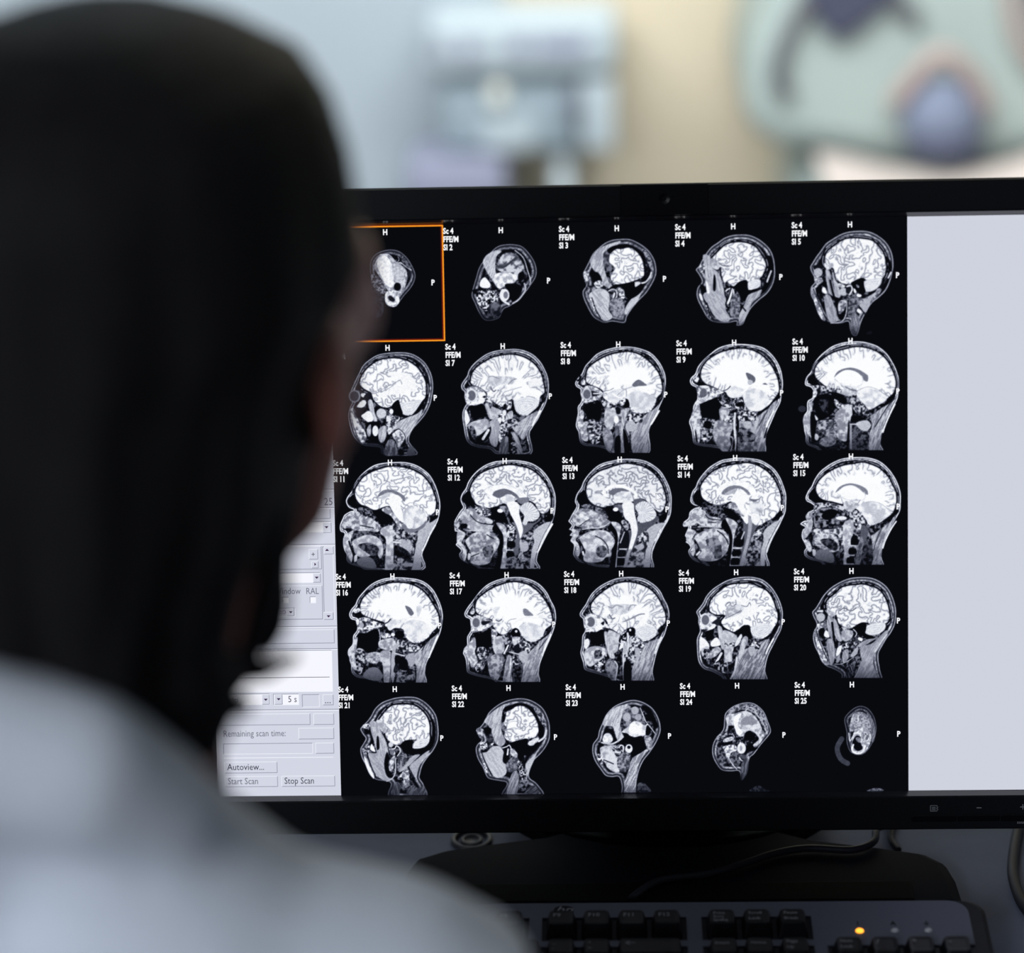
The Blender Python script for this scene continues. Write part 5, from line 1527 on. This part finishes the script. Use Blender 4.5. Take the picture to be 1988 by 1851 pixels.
# ============================ cables and odds on the desk ============================
m_cab = mat('dark_cable_rubber', (.018, .018, .026), .5, spec=.15)
def cable(name, P, r, lab, m=m_cab):
    bm = bmesh.new(); tube(bm, crom([Vector(p) / 1000 for p in P], 8), r); o = bmobj(name, bm, m, None, True, Vector(P[0]) / 1000); return tag(o, lab, 'cable')
cable('cable', [(118, 60, 742), (131, 30, 744), (127, 8, 751), (120, -12, 759), (117, -26, 759), (104, -34, 758.5), (78, -32, 758.5), (58, -38, 758.5), (40, -50, 759), (20, -62, 759.5), (-8, -70, 760), (-24, -95, 764)], .0022, 'thin grey cable curving over the monitor stand base to the keyboard')
cable('cable', [(240, 120, 742.5), (222, 60, 742.5), (208, 18, 742.5), (199, -20, 742.5), (196, -45, 742.5), (198, -72, 742.5), (208, -100, 742.5), (225, -135, 742.5), (250, -190, 742.5)], .0033, 'thick black cable on the desk at the right edge of the picture')
cable('cable', [(150, 70, 741.8), (141, 40, 741.8), (134, 22, 741.8), (131, 6, 741.8), (134, -6, 741.8)], .0020, 'short dark cable end lying behind the monitor stand base', m_cab)
gm = empty('cable_grommet', (-.118, .011, .74), 'round dark grommet set in the desk left of the stand', 'grommet')
bm = bmesh.new(); loft(bm, lathe([(.0125, .0005), (.0125, .0022), (.0105, .003), (.0095, .0022), (.0095, .0005)], (-.118, .011, .74)), False, False); bmobj('outer_ring', bm, mat('grommet_grey', (.03, .03, .04), .5), gm, True)
bm = bmesh.new(); loft(bm, lathe([(.0065, .0004), (.0065, .0016), (.0055, .0022), (.0045, .0016), (.004, .0006)], (-.118, .011, .74)), True, True); bmobj('inner_cap', bm, mat('grommet_cap', (.045, .045, .055), .5), gm, True)
# ============================ the scanner room beyond the desk ============================
def slab(name, P, y0, y1, m, parent, bev=.012):
    """outline (x, z) in metres given real depth, rounded front and back edges"""
    P = [Vector((a, b)) for a, b in P]; c = sum(P, Vector((0, 0))) / len(P); n = len(P)
    def inset(d):
        out = []
        for i in range(n):
            a, b, q = P[i - 1], P[i], P[(i + 1) % n]; t = ((q - b).normalized() + (b - a).normalized()); t = t.normalized() if t.length > .01 else (q - b).normalized()
            out.append(b + Vector((-t.y, t.x)) * d)
        return out
    area_ = sum(P[i].x * P[(i + 1) % n].y - P[(i + 1) % n].x * P[i].y for i in range(n)); s = 1 if area_ > 0 else -1
    bm = bmesh.new(); rings = []
    for d, y in ((bev, y0), (bev * .3, y0 + bev * .3), (0, y0 + bev), (0, y1 - bev), (bev, y1)): rings.append([(q.x, y, q.y) for q in inset(d * s)])
    loft(bm, rings); return bmobj(name, bm, m, parent, False)
def sm2(P, n=4): return [(q.x, q.y) for q in crom([(a, b, 0) for a, b in P], n)]
m_cart = mat('pale_blue_grey_shell', (.45, .52, .55), .55, noise=.05, nscale=4)
m_cart2 = mat('mid_grey_front', (.30, .37, .41), .5, noise=.1, nscale=6)
m_dkg = mat('slate_grey', (.12, .13, .17), .5)
m_lav = mat('lavender_grey_plastic', (.26, .27, .36), .6, noise=.08, nscale=5)
ct = empty('equipment_cart', (-.165, 2.92, 0), 'blurred pale blue-grey cabinet on a pole beside the cream wall', 'cabinet')
bx('body', (-.300, 2.86, .405), (-.020, 3.0, .530), m_cart2, ct, .012)
bx('lid', (-.320, 2.83, .540), (-.012, 3.0, .630), m_cart, ct, .016)
bx('side_panel', (-.072, 2.85, .408), (-.018, 2.86, .526), m_cart, ct, .003)
bx('side_panel', (-.235, 2.85, .408), (-.150, 2.86, .470), m_cart, ct, .003)
bm = bmesh.new(); bmesh.ops.create_uvsphere(bm, u_segments=16, v_segments=12, radius=.020)
for v in bm.verts: v.co = Vector((v.co.x * .9, v.co.y, v.co.z * 1.1)) + Vector((-.207, 2.845, .502))
bmobj('knob', bm, mat('ivory_knob', (.75, .76, .68), .4), ct, True)
bm = bmesh.new(); tube(bm, [Vector((-.083, 2.845, z)) for z in (.448, .47, .49, .515)], .012); bmobj('handle', bm, m_dkg, ct, True)
bm = bmesh.new(); tube(bm, [Vector((-.105, 2.90, z)) for z in (.02, .2, .41)], .016); bmobj('pole', bm, m_cart, ct, True)
bx('foot', (-.19, 2.80, 0), (.05, 3.0, .02), m_dkg, ct, .006)
for i, (x0, x1, z0, z1) in enumerate(((-.305, -.285, .568, .600), (-.262, -.236, .566, .600), (-.19, -.15, .575, .60), (-.14, -.06, .572, .602))):
    bx('lid_sticker', (x0, 2.8285, z0), (x1, 2.8305, z1), m_lav, ct)
tag(bx('storage_bin', (-.362, 2.80, 0), (-.196, 2.99, .400), m_lav, bev=.015, org=(-.28, 2.9, 0)), 'blurred lavender-grey bin under the pale cabinet', 'bin')
m_hs = mat('pale_green_grey_shell', (.39, .46, .43), .55, noise=.04, nscale=3)
m_gr = mat('dark_groove_grey', (.12, .12, .13), .7)
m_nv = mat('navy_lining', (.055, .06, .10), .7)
m_pk = mat('salmon_pink_trim', (.42, .32, .29), .6)
m_dm = mat('blue_grey_cushion', (.17, .20, .28), .6)
m_tb = mat('pale_pink_mattress', (.62, .54, .49), .7)
sn = empty('scanner', (.55, 2.9, 0), 'blurred green-grey medical scanner housing at the right of the cream wall', 'scanner')
HP = sm2([(.30, 1.02), (.245, .84), (.212, .70), (.188, .62), (.180, .56), (.186, .52), (.205, .492)], 4)[:-1] + sm2([(.205, .492), (.24, .474), (.30, .468), (.40, .450), (.52, .440), (.66, .460), (.82, .50)], 4)[:-1] + [(1.0, .60), (1.1, .85), (1.05, 1.15), (.8, 1.35), (.5, 1.3)]
slab('housing', HP, 2.60, 3.04, m_hs, sn, .03)
slab('housing_foot', sm2([(.26, 0), (.26, .30), (.30, .45), (.55, .47), (.85, .50), (1.0, .3), (1.0, 0)], 3), 2.66, 3.04, m_hs, sn, .02)
bm = bmesh.new(); tube(bm, crom([(.300, 2.592, .74), (.268, 2.592, .69), (.240, 2.590, .635), (.232, 2.590, .59), (.246, 2.592, .555)], 6), .013, 10); bmobj('curved_groove', bm, m_gr, sn, True)
bm = bmesh.new(); tube(bm, crom([(.395, 2.594, .72), (.418, 2.592, .69), (.440, 2.594, .668)], 5), .013, 10); bmobj('curved_groove', bm, m_gr, sn, True)
slab('bore_opening', sm2([(.272, .72), (.290, .675), (.316, .646), (.345, .655), (.385, .690), (.41, .73), (.40, .90), (.30, .90)], 4), 2.575, 2.62, m_nv, sn, .008)
e = bmesh.new(); bmesh.ops.create_uvsphere(e, u_segments=28, v_segments=18, radius=1)
for v in e.verts: v.co = Vector((v.co.x * .062, v.co.y * .055, v.co.z * (.075 if v.co.z > 0 else .03))) + Vector((.480, 2.575, .510))
bmobj('padded_dome', e, m_dm, sn, True)
e = bmesh.new(); bmesh.ops.create_uvsphere(e, u_segments=28, v_segments=12, radius=1)
for v in e.verts: v.co = Vector((v.co.x * .060, v.co.y * .055, v.co.z * .022)) + Vector((.482, 2.55, .484))
bmobj('dome_base', e, m_nv, sn, True)
bm = bmesh.new(); tube(bm, crom([(.408, 2.57, .545), (.430, 2.56, .582), (.474, 2.555, .624), (.520, 2.56, .588), (.548, 2.57, .535)], 6), .014, 10); bmobj('arch_trim', bm, m_pk, sn, True)
bm = bmesh.new(); tube(bm, crom([(.575, 2.585, .73), (.588, 2.58, .66), (.615, 2.58, .61), (.66, 2.585, .57)], 6), .012, 10); bmobj('arch_trim', bm, m_pk, sn, True)
slab('side_opening', sm2([(.605, .75), (.612, .69), (.64, .64), (.70, .62), (.78, .70), (.76, .80), (.66, .82)], 4), 2.58, 2.62, m_nv, sn, .008)
tbp = sm2([(.286, .480), (.34, .470), (.41, .452), (.49, .444), (.57, .455), (.64, .478), (.74, .49)], 4) + sm2([(.75, .42), (.60, .40), (.49, .385), (.38, .395), (.30, .43)], 3)
tb = empty('patient_table', (.5, 2.5, 0), 'blurred pale pink curved patient table below the grey dome', 'table')
slab('mattress', tbp, 2.30, 2.56, m_tb, tb, .012)
bx('pedestal', (.36, 2.34, 0), (.66, 2.54, .40), m_cart, tb, .02)
# ============================ the person ============================
m_skin = mat('skin', (.40, .15, .11), .5, noise=.08, nscale=30, sss=.05)
m_hair = mat('dark_brown_hair', (.010, .0095, .010), .6, spec=.05, noise=.7, nscale=14, bump=.7, bscale=60, stretch=(9, 9, .55))
m_coat = mat('white_coat_cotton', (.66, .70, .78), .85, noise=.03, nscale=12, bump=.25, bscale=350, sheen=.1)
m_shirt = mat('navy_knit_and_neck_shade', (.008, .009, .014), .9)
m_pant = mat('dark_trousers', (.02, .022, .03), .9)
m_shoe = mat('black_shoe_leather', (.01, .01, .01), .4)
pp = empty('person', (-.23, -.55, 0), 'person with dark chin-length hair in a white coat, seen from behind facing the monitor', 'person')
YAW = math.radians(-12); HX, HY = -.197, -.450
fd = Vector((math.sin(-YAW), math.cos(-YAW), 0)); rt = Vector((math.cos(-YAW), -math.sin(-YAW), 0))
def hp(f, r, z): return Vector((HX, HY, 0)) + fd * f + rt * r + Vector((0, 0, z))
P = []
P.append(('e', hp(-.012, 0, 1.248), (.067, .094, .086), YAW)); P.append(('e', hp(.018, 0, 1.222), (.069, .078, .060), YAW))
P.append(('c', [hp(.048, -.024, 1.138), hp(.068, 0, 1.112), hp(.048, .024, 1.138)], [.022, .022, .022]))                    # jaw
P.append(('c', [hp(.018, -.043, 1.190), hp(.056, -.022, 1.134)], [.024, .021])); P.append(('c', [hp(.018, .043, 1.190), hp(.056, .022, 1.134)], [.024, .021]))
P.append(('e', hp(.050, 0, 1.165), (.033, .038, .046), YAW)); P.append(('e', hp(.030, 0, 1.236), (.073, .062, .040), YAW)); P.append(('c', [hp(.048, -.046, 1.216), hp(.058, 0, 1.204), hp(.048, .046, 1.216)], [.024, .026, .024]))
P.append(('c', [hp(.086, 0, 1.222), hp(.103, 0, 1.192)], [.008, .011])); P.append(('e', hp(.094, -.010, 1.189), (.008, .010, .006), YAW)); P.append(('e', hp(.094, .010, 1.189), (.008, .010, .006), YAW))
P.append(('c', [hp(.080, -.032, 1.238), hp(.088, 0, 1.240), hp(.080, .032, 1.238)], [.009, .010, .009]))                    # brow
P.append(('c', [hp(.082, -.018, 1.164), hp(.092, 0, 1.166), hp(.082, .018, 1.164)], [.0055, .007, .0055])); P.append(('c', [hp(.080, -.015, 1.154), hp(.089, 0, 1.152), hp(.080, .015, 1.154)], [.0055, .0075, .0055]))
for s in (-1, 1): P.append(('e', hp(-.006, s * .068, 1.205), (.007, .016, .028), YAW))
P.append(('c', [(-.236, -.495, 1.05), hp(-.030, 0, 1.160)], [.050, .048]))                                                    # neck
# trunk, arms, legs
P.append(('c', [(-.232, -.505, 1.04), (-.232, -.525, .93), (-.232, -.545, .78), (-.232, -.575, .60)], [.050, .080, .080, .105]))
P.append(('e', (-.232, -.525, .865), (.130, .070, .10))); P.append(('e', (-.232, -.585, .575), (.165, .115, .100)))
def arm(s, x0):
    sh = Vector((x0 + s * .142, -.522, .860)); el = Vector((x0 + s * .215, -.455, .745)); wr = Vector((x0 + s * .125, -.275, .800))
    P.append(('c', [(x0 + s * .05, -.52, .95), sh], [.045, .044])); P.append(('c', [sh, sh.lerp(el, .5), el], [.045, .042, .038])); P.append(('c', [el, el.lerp(wr, .35), wr], [.041, .040, .027]))
    hd = Vector((x0 + s * .105, -.235, .802)); P.append(('c', [wr, hd], [.025, .024])); k0 = Vector((x0 + s * .100, -.205, .803))
    for i, (dx, L, dr) in enumerate(((-.030, .030, .0), (-.010, .036, 0), (.010, .034, 0), (.029, .024, 0))):
        a = k0 + Vector((dx, -.010 - abs(dx) * .15, -.002)); b = a + Vector((dx * .12, L, .004)); c = b + Vector((0, L * .45, -.010)); d = c + Vector((0, .006, -.013))
        P.append(('c', [hd + Vector((dx * .55, 0, 0)), a], [.014, .0105])); P.append(('c', [a, b, c, d], [.0098, .0088, .0080, .0070]))
    t0 = hd + Vector((-s * .020, -.006, -.004)); P.append(('c', [t0, t0 + Vector((-s * .022, .022, -.006)), t0 + Vector((-s * .026, .044, -.012))], [.0125, .0100, .0082]))
    kn = Vector((x0 + s * .14, -.165, .50)); an = Vector((x0 + s * .13, -.20, .085))
    P.append(('c', [(x0 + s * .095, -.56, .555), kn], [.085, .060])); P.append(('c', [kn, kn.lerp(an, .4), an], [.056, .055, .038])); P.append(('c', [an + Vector((0, -.02, -.035)), an + Vector((0, .13, -.05))], [.034, .030]))
arm(1, -.232); arm(-1, -.232)
body = fused(P, 'body', m_skin, pp, .0042, 3)
for s in (-1, 1):
    bm = bmesh.new(); c = hp(.074, s * .031, 1.222); bmesh.ops.create_uvsphere(bm, u_segments=16, v_segments=12, radius=.0115)
    for v in bm.verts: v.co += c
    bmobj('eye', bm, mat('eye_white', (.6, .6, .6), .2), pp, True)
# hair: rings from the crown down, each with its own width and depth, locks worked in
HZ = [(1.3440, .020, .022, -.222, -.470), (1.3400, .046, .050, -.222, -.468), (1.3320, .066, .072, -.223, -.465), (1.3190, .088, .092, -.224, -.462), (1.3050, .0955, .103, -.224, -.460), (1.2850, .1010, .110, -.2245, -.458), (1.2650, .1030, .113, -.2245, -.458),
      (1.2450, .1025, .112, -.2245, -.460), (1.2250, .0955, .108, -.2285, -.464), (1.2050, .0900, .103, -.229, -.470), (1.1850, .0880, .098, -.229, -.474), (1.1650, .0820, .093, -.231, -.478), (1.1450, .0730, .086, -.233, -.482), (1.1280, .0680, .080, -.234, -.484),
      (1.1120, .0680, .074, -.233, -.486), (1.0960, .0660, .070, -.233, -.487), (1.0820, .0590, .062, -.233, -.488), (1.0740, .045, .046, -.233, -.488)]
HZ = [(z, rx - .0125, ry, cx_ + .0125, cy_) for z, rx, ry, cx_, cy_ in HZ]
bm = bmesh.new(); NR = 120; rings = []
rnd = random.Random(4); ph = [rnd.uniform(0, 6.28) for _ in range(8)]
zs = []
for i in range(len(HZ) - 1):
    for k in range(4):
        t = k / 4; a = HZ[i]; b = HZ[i + 1]; zs.append([a[j] + (b[j] - a[j]) * t for j in range(5)])
zs.append(list(HZ[-1]))
for z, rx, ry, cx_, cy_ in zs:
    R = []
    for i in range(NR):
        t = 2 * math.pi * i / NR; dn = max(0, min(1, (1.30 - z) / .2))
        w = 1 + (.006 + .036 * dn) * math.sin(9 * t + ph[0] + 14 * (z - 1.2)) + (.003 + .016 * dn) * math.sin(17 * t + ph[1] - 20 * (z - 1.2)) + .008 * dn * math.sin(31 * t + ph[2] + 9 * z)
        x = rx * math.cos(t); y = ry * math.sin(t)
        # parted open towards the face
        fa = math.cos(t - math.atan2(fd.y, fd.x)); op = max(0, (fa - .45) / .55) * max(0, min(1, (1.275 - z) / .03)); w *= 1 - .52 * op
        R.append((cx_ + x * w, cy_ + y * w, z + .004 * dn * math.sin(7 * t + ph[3])))
    rings.append(R)
loft(bm, rings)
hair = bmobj('hair', bm, m_hair, pp, True)
# loose locks at the side and nape
LK = [([(-.168, -.430, 1.150), (-.168, -.438, 1.125), (-.166, -.445, 1.102), (-.170, -.450, 1.090)], (.016, .006)),
      ([(-.163, -.455, 1.165), (-.168, -.462, 1.130), (-.175, -.466, 1.098), (-.184, -.468, 1.080)], (.018, .007)),
      ([(-.176, -.455, 1.120), (-.177, -.455, 1.098), (-.176, -.452, 1.086), (-.168, -.448, 1.081), (-.155, -.442, 1.084)], (.013, .0016)),
      ([(-.182, -.47, 1.120), (-.186, -.475, 1.095), (-.184, -.470, 1.078), (-.172, -.462, 1.072)], (.014, .003)),
      ([(-.160, -.47, 1.19), (-.165, -.48, 1.15), (-.172, -.488, 1.12), (-.180, -.49, 1.09)], (.018, .008)),
      ]
for Pk, tp in LK:
    bm = bmesh.new(); tube(bm, crom(Pk, 6), 0, 12, tp); bmobj('hair_lock', bm, m_hair, hair, True)
# dark knit collar under the coat; its near-black also paints in the neck's shade
fused([('c', [(-.242, -.490, 1.100), (-.242, -.470, 1.05), (-.242, -.448, .985)], [.058, .060, .058]), ('c', [(-.236, -.470, 1.03), (-.236, -.44, .92)], [.055, .07])], 'shirt', m_shirt, pp, .006, 6)
# coat
X0 = -.236
K = []
K.append(('c', [(X0 - .005, -.532, 1.078), (-.172, -.530, .992), (-.122, -.527, .980), (-.084, -.520, .866)], [.043, .053, .052, .058]))
K.append(('c', [(X0 - .005, -.532, 1.078), (-.300, -.530, .992), (-.350, -.527, .980), (-.388, -.520, .866)], [.043, .053, .052, .058]))
K.append(('e', (X0, -.545, .90), (.185, .112, .142))); K.append(('e', (X0, -.550, .78), (.175, .125, .17))); K.append(('e', (X0, -.59, .60), (.20, .145, .14)))
K.append(('c', [(X0 - .05, -.54, 1.065), (X0 - .01, -.560, 1.080), (X0 + .045, -.545, 1.068), (X0 + .062, -.505, 1.028), (X0 + .045, -.455, .975)], [.022, .024, .022, .020, .018]))   # collar
K.append(('c', [(X0 - .07, -.555, 1.092), (X0 - .02, -.572, 1.113), (X0 + .018, -.570, 1.104), (X0 + .042, -.552, 1.078)], [.028, .033, .030, .024]))
K.append(('c', [(X0 - .05, -.54, 1.065), (X0 - .075, -.505, 1.035), (X0 - .06, -.455, .985)], [.022, .020, .018]))
for s in (-1, 1):
    sh = Vector((-.232 + s * .150, -.520, .870)); el = Vector((-.232 + s * .225, -.455, .745)); wr = Vector((-.232 + s * .138, -.300, .792))
    K.append(('c', [sh, sh.lerp(el, .5), el], [.066, .060, .056])); K.append(('c', [el, el.lerp(wr, .5), wr], [.056, .050, .040]))
    K.append(('c', [(-.232 + s * .10, -.58, .57), (-.232 + s * .14, -.34, .545)], [.098, .08]))
def wrinkle(co):
    X = co[:, 0]; Y = co[:, 1]; Z = co[:, 2]; u = (X - X0)
    d = .0060 * np.sin(38 * (Z * .8 + np.abs(u) * .75) + 3 * np.sin(11 * u + 2)) * np.clip((1.06 - Z) * 6, 0, 1)
    d += .0045 * np.sin(60 * (u * .7 - Z) + 2.5 * np.sin(17 * Z)) * np.clip((1.05 - Z) * 5, 0, 1)
    # fold running down from the nape, and the yoke crease across the back
    d -= .009 * np.exp(-((u + .01 + .25 * (1.05 - Z)) / .018) ** 2) * (Y < -.5) * np.exp(-((Z - 1.02) / .06) ** 2)
    d -= .008 * np.exp(-((Z - .990 + .10 * (u - .02)) / .010) ** 2) * (Y < -.5)
    d += .006 * np.exp(-((Z - 1.006 + .10 * (u - .02)) / .012) ** 2) * (Y < -.5)
    return d
coat = fused(K, 'lab_coat', m_coat, pp, .0055, 10, wrinkle)
fused([('c', [(X0 + s * .098, -.56, .555), (X0 + s * .144, -.165, .50)], [.094, .070]) for s in (-1, 1)] + [('c', [(X0 + s * .144, -.165, .50), (X0 + s * .134, -.20, .13)], [.068, .052]) for s in (-1, 1)] + [('e', (X0, -.585, .575), (.185, .132, .108))], 'trousers', m_pant, pp, .008, 4)
for s in (-1, 1):
    fused([('c', [(-.232 + s * .13, -.225, .045), (-.232 + s * .13, -.06, .036)], [.044, .036]), ('c', [(-.232 + s * .13, -.215, .05), (-.232 + s * .13, -.205, .10)], [.043, .045])], 'shoe', m_shoe, pp, .006, 3)
# the office chair carrying the person
m_seat = mat('charcoal_seat_fabric', (.03, .03, .035), .9); m_cm = mat('dark_chair_metal', (.04, .04, .045), .4, metal=.6)
ch = empty('office_chair', (-.232, -.60, 0), 'dark low-backed office chair under the person in the white coat', 'chair')
bm = bmesh.new(); loft(bm, [[(-.232 + a, -.58 + b, z) for a, b in rring(.46 * k, .44 * k, .09)] for z, k in ((.385, .9), (.395, 1), (.425, 1), (.438, .94))]); bmobj('seat', bm, m_seat, ch, True)
bm = bmesh.new(); loft(bm, [[(-.232 + a, y, .68 + b) for a, b in rring(.36 * k, .22 * k, .07)] for y, k in ((-.835, .9), (-.825, 1), (-.79, 1), (-.780, .92))]); bmobj('backrest', bm, m_seat, ch, True)
bm = bmesh.new(); tube(bm, crom([(-.232, -.60, .38), (-.232, -.78, .37), (-.232, -.835, .45), (-.232, -.825, .62)], 5), .016); bmobj('back_support', bm, m_cm, ch, True)
bm = bmesh.new(); tube(bm, [Vector((-.232, -.58, z)) for z in (.08, .2, .386)], .025, 16); bmobj('gas_column', bm, m_cm, ch, True)
for i in range(5):
    a = math.radians(90 + 72 * i + 20); d = Vector((math.cos(a), math.sin(a), 0)); c0 = Vector((-.232, -.58, 0))
    bm = bmesh.new(); tube(bm, [c0 + Vector((0, 0, .10)), c0 + d * .15 + Vector((0, 0, .085)), c0 + d * .29 + Vector((0, 0, .065))], .016, 10); lgb = bmobj('base_leg', bm, m_cm, ch, True)
    bm = bmesh.new(); t = Vector((-d.y, d.x, 0)); tube(bm, [c0 + d * .29 + t * q + Vector((0, 0, .027)) for q in (-.018, 0, .018)], .027, 14); bmobj('caster', bm, m_shoe, lgb, True)
